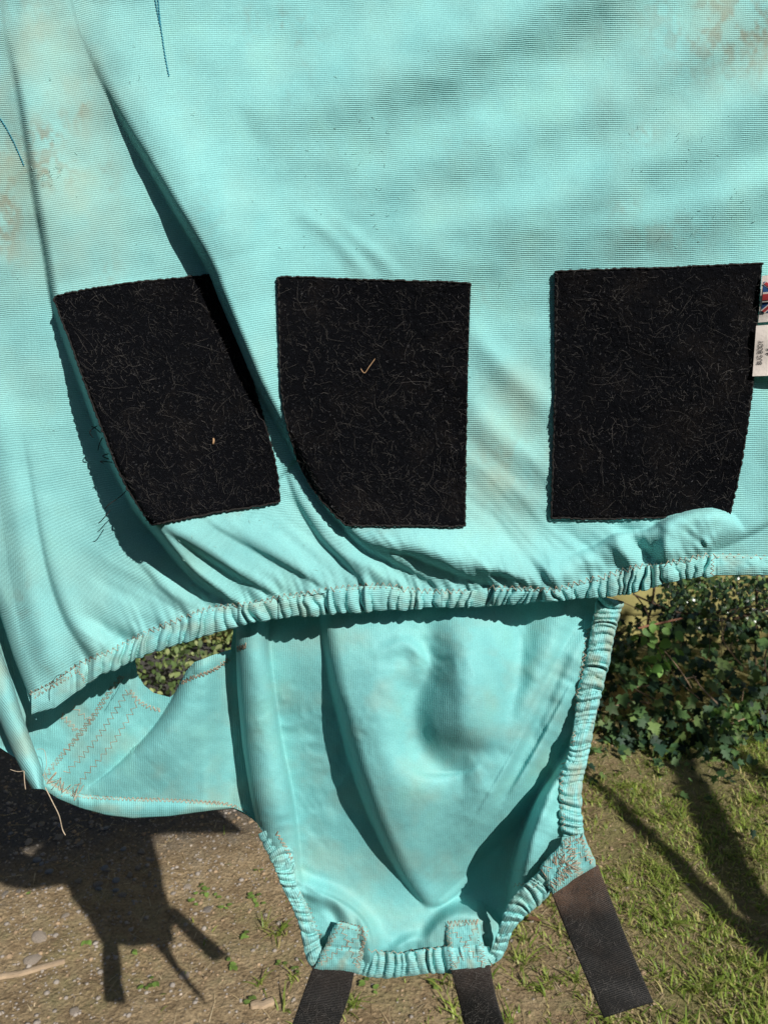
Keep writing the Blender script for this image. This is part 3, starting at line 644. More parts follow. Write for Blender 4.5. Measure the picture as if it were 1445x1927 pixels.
# strip that wraps round the far left
yw = np.arange(1040, 1486, 2.2); aw = np.linspace(0, 1, 44); A, Yw = np.meshgrid(aw, yw)
xi = pl(Yw, [(1040, -40), (1150, -12), (1224, 2), (1290, 26), (1353, 45), (1444, 79), (1486, 84)])
xo = pl(Yw, [(1040, -150), (1150, -120), (1250, -60), (1357, 0), (1428, 30), (1470, 52), (1486, 62)])
Xw = xo + (xi - xo) * A
Hw = -.022 + .016 * np.sqrt(np.maximum(1 - (2 * A - 1) ** 2, 0)) + .012 * smooth((Yw - 1400) / 90) + .0015 * fbm(Xw / 40, Yw / 60, 121, 2)
V = PA(Xw, Yw, Hw).reshape(-1, 3); F = grid_faces(*Xw.shape)
nw = fbm(Xw / 50, Yw / 70, 123, 3)
rug_obj('side_wrap', V, F, M_front, uv=np.stack([Xw, Yw * .6 - Xw * .8], -1).reshape(-1, 2), attrs={'stain': (.3 * sat(nw)).ravel(), 'grime': (.5 * sat(.2 + nw)).ravel()}, label='rolled outer strip folded round at lower left, ending in frayed threads')
reg('wrap', V, F)

# elastic edges of the flap
eb_r = elastic_band('elastic_edge', [(1148, 1126, 26, -.022), (1138, 1170, 23, -.018), (1124, 1240, 23, -.016), (1110, 1300, 22, -.016), (1099, 1360, 20, -.014), (1088, 1420, 19, -.010), (1075, 1470, 21, -.004), (1073, 1525, 21, .002), (1078, 1572, 19, .008)], 15.5, 31, .0090, label='tightly gathered elastic edge up the right of the flap', dirt=.5)
eb_l = elastic_band('elastic_edge', [(505, 1560, 22, -.040), (531, 1612, 22, -.036), (543, 1660, 15, -.036), (567, 1712, 14, -.034), (582, 1755, 15, -.032), (590, 1790, 17, -.030), (600, 1818, 14, -.030)], 17, 32, .0065, label='gathered elastic edge down the left of the flap')
eb_b = elastic_band('elastic_edge', [(660, 1806, 22, -.034), (700, 1814, 26, -.032), (750, 1816, 23, -.032), (803, 1809, 24, -.030), (850, 1806, 25, -.028), (900, 1802, 24, -.026), (922, 1800, 18, -.026)], 20, 33, .0085, slant=3, label='gathered elastic edge along the bottom of the flap')
eb_d = elastic_band('elastic_edge', [(920, 1806, 11, -.026), (937, 1790, 13, -.022), (952, 1748, 13, -.012), (972, 1712, 20, .0), (1000, 1684, 24, .008), (1030, 1655, 22, .012)], 16, 34, .0075, label='gathered elastic edge at the lower right corner of the flap')

# sewn patches where the straps are attached
def patch(corners, Hc, label, bow=.0014):
    Hc = [float(Hflap(np.array([[c_[0]]], float), np.array([[c_[1]]], float))[0, 0]) + .0015 if h_ is None else h_ for c_, h_ in zip(corners, Hc)]
    c = np.array(corners, float); n = 40; a = np.linspace(0, 1, n); U, W = np.meshgrid(a, a)
    pt = (c[0] * ((1 - U) * (1 - W))[..., None] + c[1] * (U * (1 - W))[..., None] + c[2] * (U * W)[..., None] + c[3] * ((1 - U) * W)[..., None])
    X = pt[..., 0] + 2 * vnoise(U * 6, W * 6, 3); Y = pt[..., 1] + 2 * vnoise(U * 6, W * 6, 4)
    Hh = (Hc[0] * (1 - U) * (1 - W) + Hc[1] * U * (1 - W) + Hc[2] * U * W + Hc[3] * (1 - U) * W)
    rim = np.minimum(np.minimum(U, 1 - U), np.minimum(W, 1 - W))
    Hh = Hh + bow * np.sqrt(sat(rim * 6)) - .0015 * (1 - sat(rim * 14)) + .0012 * fbm(U * 7, W * 7, 131, 3) - .0012 * np.exp(-((W - .5) / .03) ** 2)
    Vq = PA(X, Y, Hh).reshape(-1, 3); Fq = grid_faces(n, n)
    n2 = fbm(U * 5, W * 5, 133, 3)
    o = rug_obj('strap_patch', Vq, Fq, M_bandv, uv=np.stack([X, Y], -1).reshape(-1, 2), attrs={'stain': (.5 * sat(.1 + n2)).ravel(), 'grime': (.5 * sat(.3 + n2)).ravel()}, label=label)
    reg(o.name, Vq, Fq); return o
pa_l = patch([(635, 1733), (695, 1748), (676, 1829), (589, 1824)], [-.021, -.021, -.022, -.023], 'sewn patch over the top of the left strap')
pa_m = patch([(838, 1734), (903, 1730), (916, 1824), (846, 1834)], [None, None, -.019, -.019], 'sewn patch over the top of the middle strap')
pa_r = patch([(1058, 1580), (1097, 1566), (1122, 1628), (1038, 1684)], [.022, .022, .022, .022], 'stained sewn patch over the top of the right strap')
pa_r2 = patch([(1014, 1634), (1060, 1582), (1100, 1640), (1038, 1684)], [.018, .023, .021, .021], 'frayed inner half of the right strap patch')

# straps
def strap(left, right, H0, H1, label, seed, wear=0.0, twist=0.0):
    Ql = subdiv(left, 12); Qr = subdiv(right, 12); n = len(Ql); m = 26; a = np.linspace(0, 1, m)
    X = Ql[:, None, 0] * (1 - a) + Qr[:, None, 0] * a; Y = Ql[:, None, 1] * (1 - a) + Qr[:, None, 1] * a
    w = np.linspace(0, 1, n)[:, None]
    Hh = H0 + (H1 - H0) * w + twist * w * (a - .5) + .0030 * fbm(X / 70, Y / 45, seed, 2) - .0012 * (2 * a - 1) ** 4
    fV = PA(X, Y, Hh); bV = PA(X, Y, Hh - .002)
    Fq = grid_faces(n, m); V2 = np.concatenate([fV.reshape(-1, 3), bV.reshape(-1, 3)]); F2 = np.concatenate([Fq, Fq[:, ::-1] + n * m])
    ring = list(range(m)) + [r * m + m - 1 for r in range(1, n)] + [n * m - 1 - c for c in range(1, m)] + [r * m for r in range(n - 2, 0, -1)]
    ring = np.array(ring); r2 = np.roll(ring, -1); F2 = np.concatenate([F2, np.stack([ring, r2, r2 + n * m, ring + n * m], 1)])
    st = wear * sat(1.15 - w * 3.2 + .35 * fbm(X / 18, Y / 18, seed + 1, 3)) ; st = np.maximum(st, .12 * sat(fbm(X / 25, Y / 25, seed + 2, 3)))
    uvv = np.stack([np.broadcast_to(a * 95, X.shape), np.broadcast_to(w * 280, X.shape)], -1).reshape(-1, 2)
    o = rug_obj('strap', V2, F2, M_strap, uv=np.concatenate([uvv, uvv]), attrs={'stain': np.concatenate([st.ravel()] * 2)}, label=label)
    reg(o.name, fV.reshape(-1, 3), Fq)
    # fluff and hairs caught in it
    lines, rad = [], []
    r = np.random.default_rng(seed)
    for k in range(900):
        i, j = r.integers(1, n - 1), r.integers(0, m); p = fV[i, j]; d = r.normal(0, 1, 3); d[1] = -abs(d[1]) * .5; d /= np.linalg.norm(d)
        ln = r.uniform(.0015, .006) if k < 860 else r.uniform(.01, .03); d2 = d + r.normal(0, .6, 3); lines.append(np.stack([p, p + d * ln * .5 + [0, -.0006, 0], p + (d + d2) * ln * .5 + [0, -.0008, 0]])); rad.append(.00007)
    Vh, Fh = tubes(lines, rad, 3); h = rug_obj('caught_hair', Vh, Fh, M_hair, kind='stuff'); h.parent = o
    return o
st_l = strap([(590, 1818), (574, 1860), (552, 1922), (528, 1990), (508, 2060)], [(668, 1822), (658, 1870), (638, 1930), (616, 1995), (598, 2066)], -.024, -.034, 'black strap under the left patch of the flap, running out of view', 201, .15)
st_m = strap([(848, 1826), (862, 1880), (874, 1930), (892, 1990), (930, 2070)], [(922, 1816), (932, 1870), (950, 1930), (978, 1990), (1010, 2060)], -.018, -.010, 'black strap under the middle patch of the flap, slightly twisted', 202, .2, .05)
st_r = strap([(1036, 1678), (1062, 1745), (1098, 1830), (1135, 1916)], [(1124, 1626), (1152, 1700), (1190, 1795), (1229, 1886)], .016, .004, 'black strap with rusty worn top hanging from the right corner', 203, .9)

# ---- hook-and-loop pads
def coons(top, right, bottom, left, n, m):
    """top, bottom run left to right; left, right run downwards"""
    def rs(p, k):
        Q = subdiv(p, 8); L = np.concatenate([[0], np.cumsum(np.hypot(*np.diff(Q, axis=0).T))]); s = np.linspace(0, L[-1], k)
        return np.stack([np.interp(s, L, Q[:, 0]), np.interp(s, L, Q[:, 1])], -1)
    T, B, Lf, R = rs(top, n), rs(bottom, n), rs(left, m), rs(right, m)
    u = np.linspace(0, 1, n)[None, :, None]; v = np.linspace(0, 1, m)[:, None, None]
    return (1 - v) * T[None] + v * B[None] + (1 - u) * Lf[:, None] + u * R[:, None] - ((1 - u) * (1 - v) * T[0] + u * (1 - v) * T[-1] + (1 - u) * v * B[0] + u * v * B[-1])
def pad(top, right, bottom, left, label, seed, fold=True, thick=.0036, extra=None, hairs=1150, fuzz=15000):
    n, m = 150, 190
    G = coons(top, right, bottom, left, n, m); X, Y = G[..., 0], G[..., 1]
    Hb = Hmain(X, Y, fold=fold, gather=False, bulge=False)
    k = 7
    for _ in range(2):                                   # the pad is stiff: it bridges small wrinkles
        Hp_ = np.pad(Hb, k, mode='edge'); c = np.cumsum(np.cumsum(Hp_, 0), 1); c = np.pad(c, ((1, 0), (1, 0)))
        w = 2 * k + 1; Hs = (c[w:, w:] - c[:-w, w:] - c[w:, :-w] + c[:-w, :-w]) / w ** 2; Hb = np.maximum(Hb, Hs)
    if extra is not None: Hb = Hb + extra(X, Y)
    U = np.linspace(0, 1, n)[None, :] * np.ones((m, 1)); W = np.linspace(0, 1, m)[:, None] * np.ones((1, n))
    rim = np.minimum(np.minimum(U, 1 - U) * n, np.minimum(W, 1 - W) * m)
    Xr = X + 1.6 * vnoise(X / 5, Y / 5, seed) * sat(1 - rim / 4); Yr = Y + 1.6 * vnoise(X / 5, Y / 5, seed + 1) * sat(1 - rim / 4)
    H = Hb + thick * np.sqrt(sat((rim + .0) / 3.0)) - .0035 * (rim < .5) + .0006 * fbm(X / 6, Y / 6, seed + 2, 2)
    fV = PA(Xr, Yr, H).reshape(-1, 3); Fq = grid_faces(m, n)
    o = rug_obj('velcro_pad', fV, Fq, M_velcro, label=label)
    o.name = 'loop_pad'; reg(o.name, fV, Fq)
    r = np.random.default_rng(seed)
    # overcast stitching round the rim
    Pg = fV.reshape(m, n, 3); ringp = np.concatenate([Pg[1, 1:-1], Pg[1:-1, -2], Pg[-2, 1:-1][::-1], Pg[1:-1, 1][::-1]])
    ringp = ringp + np.array([0, -.0006, 0]) + r.normal(0, .00015, ringp.shape); zz = (np.arange(len(ringp)) % 6 < 3)[:, None] * np.array([0, -.0007, 0]); ringp = ringp + zz
    Vr, Fr = tubes([ringp], [.0008], 5, False); e_ = rug_obj('edging', Vr, Fr, M_velcro_edge); e_.parent = o
    # looped pile
    I = r.integers(1, m - 1, fuzz); J = r.integers(1, n - 1, fuzz); P0 = fV.reshape(m, n, 3)[I, J] + r.normal(0, .0006, (fuzz, 3)) * [1, .2, 1]
    D = r.normal(0, 1, (fuzz, 3)); D[:, 1] = -np.abs(D[:, 1]) * .9 - .25; D /= np.linalg.norm(D, axis=1)[:, None]
    ln = r.uniform(.0006, .0019, fuzz)[:, None]; Wd = np.cross(D, r.normal(0, 1, (fuzz, 3))); Wd /= np.linalg.norm(Wd, axis=1)[:, None]
    P1 = P0 + D * ln; wv = .00013
    Vf = np.concatenate([P0 - Wd * wv, P0 + Wd * wv, P1 + Wd * wv * .8, P1 - Wd * wv * .8]); i = np.arange(fuzz)
    f = rug_obj('pile', Vf, np.stack([i, i + fuzz, i + 2 * fuzz, i + 3 * fuzz], 1), M_fuzz, kind='stuff', smooth_=False); f.parent = o
    lines, rad = [], []
    PV = fV.reshape(m, n, 3)
    for q_ in range(hairs):
        i0, j0 = r.integers(3, m - 3), r.integers(3, n - 3); a = r.uniform(0, 6.28); cur = r.normal(0, .2); L = r.choice([r.uniform(2.5, 7), r.uniform(6, 14), r.uniform(14, 34)], p=[.66, .29, .05]); pts = []
        fi, fj = float(i0), float(j0); K = 5
        for k_ in range(K):
            ii, jj = int(np.clip(fi, 0, m - 1)), int(np.clip(fj, 0, n - 1)); pts.append(PV[ii, jj] + np.array([0, -.0009 - .0008 * math.sin(k_ / (K - 1) * math.pi) * r.uniform(.2, 1.4), 0]) + r.normal(0, .0002, 3))
            fi += math.sin(a) * L / K; fj += math.cos(a) * L / K; a += cur
        lines.append(np.array(pts)); rad.append(r.uniform(.00003, .00008))
    Vh, Fh = tubes(lines, rad, 3); h = rug_obj('caught_hair', Vh, Fh, M_hair, kind='stuff'); h.parent = o
    return o, PV
pad1, PV1 = pad([(104, 566), (118, 552), (240, 531), (330, 522), (430, 512)], [(430, 512), (455, 640), (500, 800), (520, 880), (526, 942)], [(286, 990), (400, 968), (516, 949), (526, 942)], [(104, 566), (135, 650), (180, 775), (232, 905), (286, 990)], 'black loop pad at left, half under the fold of cloth', 301, fold=False)
pad2, PV2 = pad([(527, 528), (535, 519), (700, 525), (870, 530), (880, 540)], [(880, 540), (877, 700), (875, 850), (873, 988)], [(652, 990), (760, 991), (864, 992), (873, 988)], [(527, 528), (528, 640), (533, 760), (560, 866), (600, 936), (652, 990)], 'black loop pad in the middle with a bit of straw on it', 302)
pad3, PV3 = pad([(1050, 516), (1058, 508), (1240, 502), (1418, 494), (1426, 497)], [(1426, 497), (1421, 600), (1412, 740), (1394, 870), (1372, 975)], [(1034, 976), (1120, 979), (1240, 976), (1372, 975)], [(1050, 516), (1046, 640), (1042, 780), (1034, 976)], 'large black loop pad at right beside the white labels', 303)

# ---- stitching
def zigzag(keys, pts, amp, step, parent, r=.00038, mat=None, jitter=.6, lift=.0005, seed=1, kind='stuff', double=False, name='stitching'):
    Q = subdiv(pts, 5); L = np.concatenate([[0], np.cumsum(np.hypot(*np.diff(Q[:, :2], axis=0).T))]); rr = np.random.default_rng(seed)
    lines = []
    for rep in range(2 if double else 1):
        s = np.arange(0, L[-1], step * .5) + rep * step * .25; s = s + rr.normal(0, step * .06, len(s))
        x = np.interp(s, L, Q[:, 0]); y = np.interp(s, L, Q[:, 1]); tx = np.gradient(x); ty = np.gradient(y); l = np.hypot(tx, ty) + 1e-9
        sg = np.where(np.arange(len(s)) % 2 == 0, 1, -1) * amp
        X = x + ty / l * sg + rr.normal(0, jitter, len(s)); Y = y - tx / l * sg + rr.normal(0, jitter, len(s))
        seg = []
        for a in range(len(s)):
            p = on(keys, X[a], Y[a], lift)
            if p is None or (seg and np.linalg.norm(p - seg[-1]) > .02):
                if len(seg) > 2: lines.append(np.array(seg))
                seg = []; 
                if p is None: continue
            seg.append(p)
        if len(seg) > 2: lines.append(np.array(seg))
    if not lines: return None
    Vt, Ft = tubes(lines, [r] * len(lines), 4, False)
    o = rug_obj(name, Vt, Ft, mat or M_thread, kind=kind); o.parent = parent; return o
FK = ['front', 'hem_band']
zigzag(FK, [(x, pl(x, HEM_ST)) for x in (60, 100, 145, 174, 208, 257, 307, 357, 399, 473, 531, 600, 677, 732, 767, 822, 884)], 5, 11, hem, seed=2)
zigzag(FK, [(60, 1310), (90, 1294), (120, 1276), (145, 1258)], 6, 8, hem, seed=22, double=True)
zigzag(FK, [(x, pl(x, HEM_ST)) for x in (915, 994, 1043, 1081, 1141, 1194, 1251, 1292, 1338)], 5, 12, hem, seed=3)
zigzag(FK, [(1342, 1046), (1390, 1046), (1445, 1049), (1500, 1050)], 3.5, 16, hem, seed=4)
zigzag(FK, [(1340, 1042), (1341, 1060), (1339, 1082)], 3, 8, hem, seed=5)
zigzag(FK, [(146, 1262), (158, 1276), (162, 1286)], 3, 5, hem, seed=6)
SK = ['side', 'turn', 'turn2', 'wrap', 'flap']
zigzag(SK, [(90, 1468), (125, 1490), (160, 1499), (250, 1504), (340, 1507), (430, 1514), (468, 1534)], 3.5, 8, side, seed=7, double=True)
zigzag(SK, [(340, 1286), (360, 1276), (385, 1268), (410, 1256), (432, 1240)], 3.5, 7, side, seed=8, double=True)
zigzag(SK, [(80, 1470), (110, 1430), (140, 1395), (175, 1350), (205, 1305), (232, 1270)], 5, 12, side, seed=9, double=True)
zigzag(SK, [(125, 1455), (160, 1418), (190, 1380), (220, 1335), (245, 1295)], 5, 13, side, seed=10)
zigzag(SK, [(145, 1480), (165, 1455), (195, 1420), (222, 1385), (245, 1345), (260, 1318)], 4.5, 15, side, seed=11)
zigzag(SK, [(115, 1345), (130, 1360), (145, 1377)], 5, 10, side, seed=12, double=True)
zigzag(SK, [(138, 1330), (155, 1345), (175, 1356)], 5, 12, side, seed=13)
zigzag(SK, [(245, 1300), (262, 1320), (285, 1332), (304, 1336)], 4, 8, side, seed=14, double=True)
zigzag(SK, [(86, 1452), (105, 1475), (130, 1485), (150, 1492)], 12, 9, side, seed=15, jitter=4, double=True)
zigzag('flap', [(436, 1226), (450, 1220), (466, 1214)], 5, 6, flap, seed=16, double=True)
def on_keys(lbl): return [k for k in BV if k.startswith(lbl)]
EK = on_keys('elastic_edge') + ['flap'] + on_keys('strap_patch')
zigzag(EK, [(1108, 1180), (1098, 1235), (1090, 1285), (1082, 1330), (1078, 1395), (1058, 1440), (1056, 1500), (1062, 1572)], 3.5, 9, eb_r, seed=17)
zigzag(EK, [(520, 1566), (536, 1592), (550, 1618)], 3.5, 8, eb_l, seed=18, double=True)
zigzag(EK, [(562, 1680), (578, 1705), (590, 1735), (606, 1768)], 4, 9, eb_l, seed=19)
zigzag(EK, [(694, 1788), (750, 1793), (803, 1786), (840, 1782)], 3, 12, eb_b, seed=20)
zigzag(EK, [(955, 1672), (975, 1664), (1010, 1668)], 3, 8, eb_d, seed=21)
PK = on_keys('strap_patch') + EK
for i, (prt, quad) in enumerate([(pa_l, [(640, 1738), (690, 1750), (672, 1820), (600, 1816)]), (pa_m, [(842, 1739), (900, 1735), (910, 1818), (852, 1826)]), (pa_r, [(1060, 1586), (1092, 1574), (1114, 1624), (1048, 1668)])]):
    zigzag(PK, [quad[0], quad[1]], 5, 7, prt, seed=40 + i, double=True)
    zigzag(PK, [quad[1], ((quad[1][0] + quad[2][0]) / 2, (quad[1][1] + quad[2][1]) / 2), quad[2]], 4, 8, prt, seed=50 + i, double=(i != 1))
    zigzag(PK, [quad[0], ((quad[0][0] + quad[3][0]) / 2, (quad[0][1] + quad[3][1]) / 2), quad[3]], 4, 9, prt, seed=60 + i)
    zigzag(PK, [quad[0], quad[2]], 4, 12, prt, seed=70 + i); zigzag(PK, [quad[1], quad[3]], 4, 12, prt, seed=80 + i)
zigzag(PK, [(1020, 1640), (1045, 1615), (1075, 1628), (1050, 1660), (1035, 1672)], 9, 6, pa_r2, seed=90, jitter=3, double=True)
zigzag(PK, [(1066, 1590), (1080, 1620), (1092, 1646)], 6, 8, pa_r, seed=91, jitter=2, double=True)
# dark seam thread high on the panel and at the far left
zigzag('front', [(296, -20), (303, 50), (312, 110), (319, 146)], .8, 6, front, r=.00045, mat=M_thread_blue, seed=92, jitter=.2)
zigzag('front', [(289, -20), (297, 25), (303, 52)], .8, 6, front, r=.00045, mat=M_thread_blue, seed=93, jitter=.2)
zigzag('front', [(-6, 212), (12, 240), (30, 275), (46, 312)], .8, 5, front, r=.0004, mat=M_thread_blue, seed=94, jitter=.2)

# loose thread ends
def loose(pts, parent, r=.0003, mat=None):
    Q = subdiv(pts, 6); Pw = PA(Q[:, 0], Q[:, 1], Q[:, 2]); Vt, Ft = tubes([Pw], [r], 5); o = rug_obj('loose_thread', Vt, Ft, mat or M_thread); o.parent = parent; return o
loose([(86, 1482, -.012), (100, 1510, -.010), (112, 1535, -.010), (118, 1560, -.012), (124, 1572, -.012)], side, .0005)
loose([(20, 1448, -.006), (34, 1452, -.004), (48, 1450, -.006)], side); loose([(46, 1450, -.004), (47, 1470, -.004), (49, 1486, -.004)], side, .0005)
loose([(94, 1318, .012), (96, 1290, .02), (108, 1272, .022), (124, 1268, .016)], hem, .00022, M_thread_black)
loose([(210, 1318, -.02), (222, 1298, -.014), (232, 1276, -.012)], side, .0002, M_thread_black)
loose([(70, 1410, -.02), (84, 1412, -.016), (88, 1440, -.012), (80, 1462, -.012)], side, .00022)
for (a, b, c) in [((190, 820), (180, 806), (172, 802)), ((192, 815), (188, 835), (185, 848)), ((206, 852), (194, 858), (206, 864)), ((235, 920), (232, 930), (222, 938)), ((208, 870), (190, 868), (196, 872)), ((180, 800), (170, 812), (176, 824)), ((880, 540), (884, 548), (880, 556))][:6]:
    loose([(a[0] + 6, a[1], .026), (b[0], b[1], .034), (c[0], c[1], .03)], pad1, .0004, M_thread_black)
loose([(208, 960, .03), (196, 975, .034), (186, 985, .03)], pad1, .0004, M_thread_black); loose([(222, 938, .03), (205, 950, .036), (198, 958, .034)], pad1, .0004, M_thread_black)

# ---- sewn labels at the right edge
def lab_surface(c, H0, bow, n=24):
    c = np.array(c, float); a = np.linspace(0, 1, n); U, W = np.meshgrid(a, a)
    pt = c[0] * ((1 - U) * (1 - W))[..., None] + c[1] * (U * (1 - W))[..., None] + c[2] * (U * W)[..., None] + c[3] * ((1 - U) * W)[..., None]
    return pt[..., 0], pt[..., 1], H0 + bow(U, W)
def lab_pt(c, H0, bow, u, w, lift):
    c = np.array(c, float); u = np.asarray(u, float); w = np.asarray(w, float)
    pt = c[0] * ((1 - u) * (1 - w))[..., None] + c[1] * (u * (1 - w))[..., None] + c[2] * (u * w)[..., None] + c[3] * ((1 - u) * w)[..., None]
    return PA(pt[..., 0], pt[..., 1], H0 + bow(u, w) + lift)
hr = float(Hmain(np.array([1440.]), np.array([600.]))[0])
flag_c = [(1433, 519), (1515, 512), (1512, 600), (1426, 607)]; flag_bow = lambda u, w: .006 * np.sin(u * 2.6) + .0015 * np.sin(w * 5)
X, Y, H = lab_surface(flag_c, hr + .006, flag_bow); V = PA(X, Y, H).reshape(-1, 3); F = grid_faces(*X.shape)
flag = rug_obj('label_tag', V, F, M_white, label='small white label printed with a red, white and blue union flag')
def lab_poly(poly, c, H0, bow, lift, m, name, parent, n=8):
    """a flat printed shape, given in label coordinates as a quad, following the label's curve"""
    p = np.array(poly, float); a = np.linspace(0, 1, n); U, W = np.meshgrid(a, a)
    q = p[0] * ((1 - U) * (1 - W))[..., None] + p[1] * (U * (1 - W))[..., None] + p[2] * (U * W)[..., None] + p[3] * ((1 - U) * W)[..., None]
    Vq = lab_pt(c, H0, bow, q[..., 0], q[..., 1], lift).reshape(-1, 3); o = rug_obj(name, Vq, grid_faces(n, n), m); o.parent = parent; return o
fu0, fu1, fw0, fw1 = .05, .95, .13, .80
fm = lambda u, w: (fu0 + u * (fu1 - fu0), fw0 + w * (fw1 - fw0))
FA = (flag_c, hr + .006, flag_bow)
lab_poly([fm(0, 0), fm(1, 0), fm(1, 1), fm(0, 1)], *FA, .0003, M_blue, 'printed_field', flag, 16)
def diag(a, b, wd, lift, m, nm):
    a = np.array(a, float); b = np.array(b, float); d = (b - a) / np.linalg.norm(b - a); n_ = np.array([-d[1], d[0]]) * wd
    lab_poly([fm(*(a + n_)), fm(*(b + n_)), fm(*(b - n_)), fm(*(a - n_))], *FA, lift, m, nm, flag)
for a, b in (((.03, .03), (.97, .97)), ((.03, .97), (.97, .03))):
    diag(a, b, .075, .0005 if a[1] < .5 else .0006, M_white, 'printed_saltire'); 
for a, b in (((.04, .04), (.96, .96)), ((.04, .96), (.96, .04))):
    diag(a, b, .042, .0008 if a[1] < .5 else .0009, M_red, 'printed_saltire')
diag((0, .5), (1, .5), .16, .0011, M_white, 'printed_cross'); diag((.5, 0), (.5, 1), .16, .0012, M_white, 'printed_cross')
diag((0, .5), (1, .5), .10, .0014, M_red, 'printed_cross'); diag((.5, 0), (.5, 1), .10, .0015, M_red, 'printed_cross')
care_c = [(1422, 613), (1540, 604), (1538, 704), (1415, 708)]; care_bow = lambda u, w: .007 * np.sin(u * 2.4 + .1) + .001 * np.sin(w * 6)
X, Y, H = lab_surface(care_c, hr + .007, care_bow); V = PA(X, Y, H).reshape(-1, 3)
care = rug_obj('label_tag', V, grid_faces(*X.shape), M_white, label='white size label reading BUG BODY 4.6')
def lab_text(txt, u0, w0, wlen, height):
    cu = bpy.data.curves.new('t', 'FONT'); cu.body = txt; cu.resolution_u = 3; to = bpy.data.objects.new('t', cu); COL.objects.link(to)
    dg = bpy.context.evaluated_depsgraph_get(); me = bpy.data.meshes.new_from_object(to.evaluated_get(dg)); bpy.data.objects.remove(to)
    co = np.array([v.co[:] for v in me.vertices]); fs = [list(p.vertices) for p in me.polygons]
    co[:, 0] = (co[:, 0] - co[:, 0].min()) / np.ptp(co[:, 0]); co[:, 1] = (co[:, 1] - co[:, 1].min()) / np.ptp(co[:, 1])
    # the line reads upwards: text x runs up the label, text y runs to the left
    Vq = lab_pt(care_c, hr + .007, care_bow, u0 - co[:, 1] * height, w0 - co[:, 0] * wlen, .0004)
    o = rug_obj('printed_text', Vq, fs, M_ink, smooth_=False); o.parent = care
lab_text('BUG BODY', .135, .77, .47, .085); lab_text('4.6', .255, .60, .15, .075)

# bits caught on the pads
def bit(name, pts, r, m, label, cat):
    Q = subdiv(pts, 4); Pw = np.array([on(['front'] + on_keys('loop_pad'), a, b, .0016) for a, b in Q[:, :2]]); Pw[:, 1] -= Q[:, 2]
    Vt, Ft = tubes([Pw], [r], 6); c0 = Pw.mean(0); o = mesh_obj(name, Vt - c0, Ft, m); o.location = c0; tag(o, label, cat)
M_straw = simple_mat('dry_straw', (.42, .26, .14), .6, .25, 200)
bit('straw_piece', [(679, 694, .0), (686, 702, .001), (695, 690, .002), (706, 675, .003)], .00034, M_straw, 'short bent piece of straw stuck to the middle black pad', 'straw')
bit('seed_husk', [(402, 825, 0), (403, 830, .001), (401, 836, 0)], .0008, M_straw, 'tiny pale seed husk stuck to the left black pad', 'seed')

# ================================================================== GARDEN BEHIND
def fence():
    m = simple_mat('mossy_board', (.30, .27, .10), .85, .3, 6, .004, 40)
    root = empty('board_fence', (0.8, 3.75, 0), 'mossy yellow-green board fence behind the ivy bank', 'fence')
    L = 6.4
    for i in range(9):
        z = .02 + i * .155; n = 60; xs2 = np.linspace(-L / 2, L / 2, n); pr = [(-.012, 0), (-.016, .01), (-.006, .14), (-.004, .148), (.012, .148), (.012, 0)]
        VV = []
        for k, x in enumerate(xs2):
            for (y, zz) in pr: VV.append((x, y + .004 * vnoise(x * 2, i * 3.3, 7), z + zz + .004 * vnoise(x * 1.5, i * 7.1, 8)))
        FF = [];  c = len(pr)
        for k in range(n - 1):
            for j in range(c): FF.append((k * c + j, (k + 1) * c + j, (k + 1) * c + (j + 1) % c, k * c + (j + 1) % c))
        mesh_obj('board', VV, FF, m, root, smooth_=False)
    for x in (-2.4, -.6, 1.2, 2.9):
        VV = [(x + a * .05, .06 + b * .04, z) for z in (0, 1.5) for a, b in ((-1, -1), (1, -1), (1, 1), (-1, 1))]
        mesh_obj('post', VV, [(0, 1, 5, 4), (1, 2, 6, 5), (2, 3, 7, 6), (3, 0, 4, 7), (4, 5, 6, 7)], m, root, smooth_=False)
fence()

def leaf_mat(name, rough=.45, transl=.22, spec=.5):
    m, nt, bs = new_mat(name); L = nt.links
    col = N(nt, 'ShaderNodeAttribute', attribute_name='col').outputs['Color']
    oi = N(nt, 'ShaderNodeObjectInfo'); tc = N(nt, 'ShaderNodeTexCoord').outputs['Object']
    n1 = noise(nt, tc, 45, 3)
    v = mathn(nt, 'MULTIPLY_ADD', oi.outputs['Random'], .7, .62)
    v = mathn(nt, 'MULTIPLY', v, mathn(nt, 'MULTIPLY_ADD', n1.outputs['Fac'], .7, .65))
    cc = N(nt, 'ShaderNodeVectorMath', operation='SCALE'); L.new(col, cc.inputs[0]); L.new(v, cc.inputs['Scale'])
    L.new(cc.outputs[0], bs.inputs['Base Color']); bs.inputs['Roughness'].default_value = rough; bs.inputs['Specular IOR Level'].default_value = spec
    tr = N(nt, 'ShaderNodeBsdfTranslucent'); L.new(cc.outputs[0], tr.inputs[0]); mx = N(nt, 'ShaderNodeMixShader'); mx.inputs[0].default_value = transl
    L.new(bs.outputs[0], mx.inputs[1]); L.new(tr.outputs[0], mx.inputs[2]); L.new(mx.outputs[0], nt.nodes['Material Output'].inputs['Surface'])
    return m
M_leaf = leaf_mat('leaf_green', .55, .22, .25); M_gloss = leaf_mat('glossy_leaf', .22, .1, .8)
M_stem = simple_mat('woody_stem', (.10, .065, .045), .85, .35, 60, .001, 200)
M_twig = simple_mat('dead_twig', (.30, .21, .14), .85, .3, 60, .001, 200)

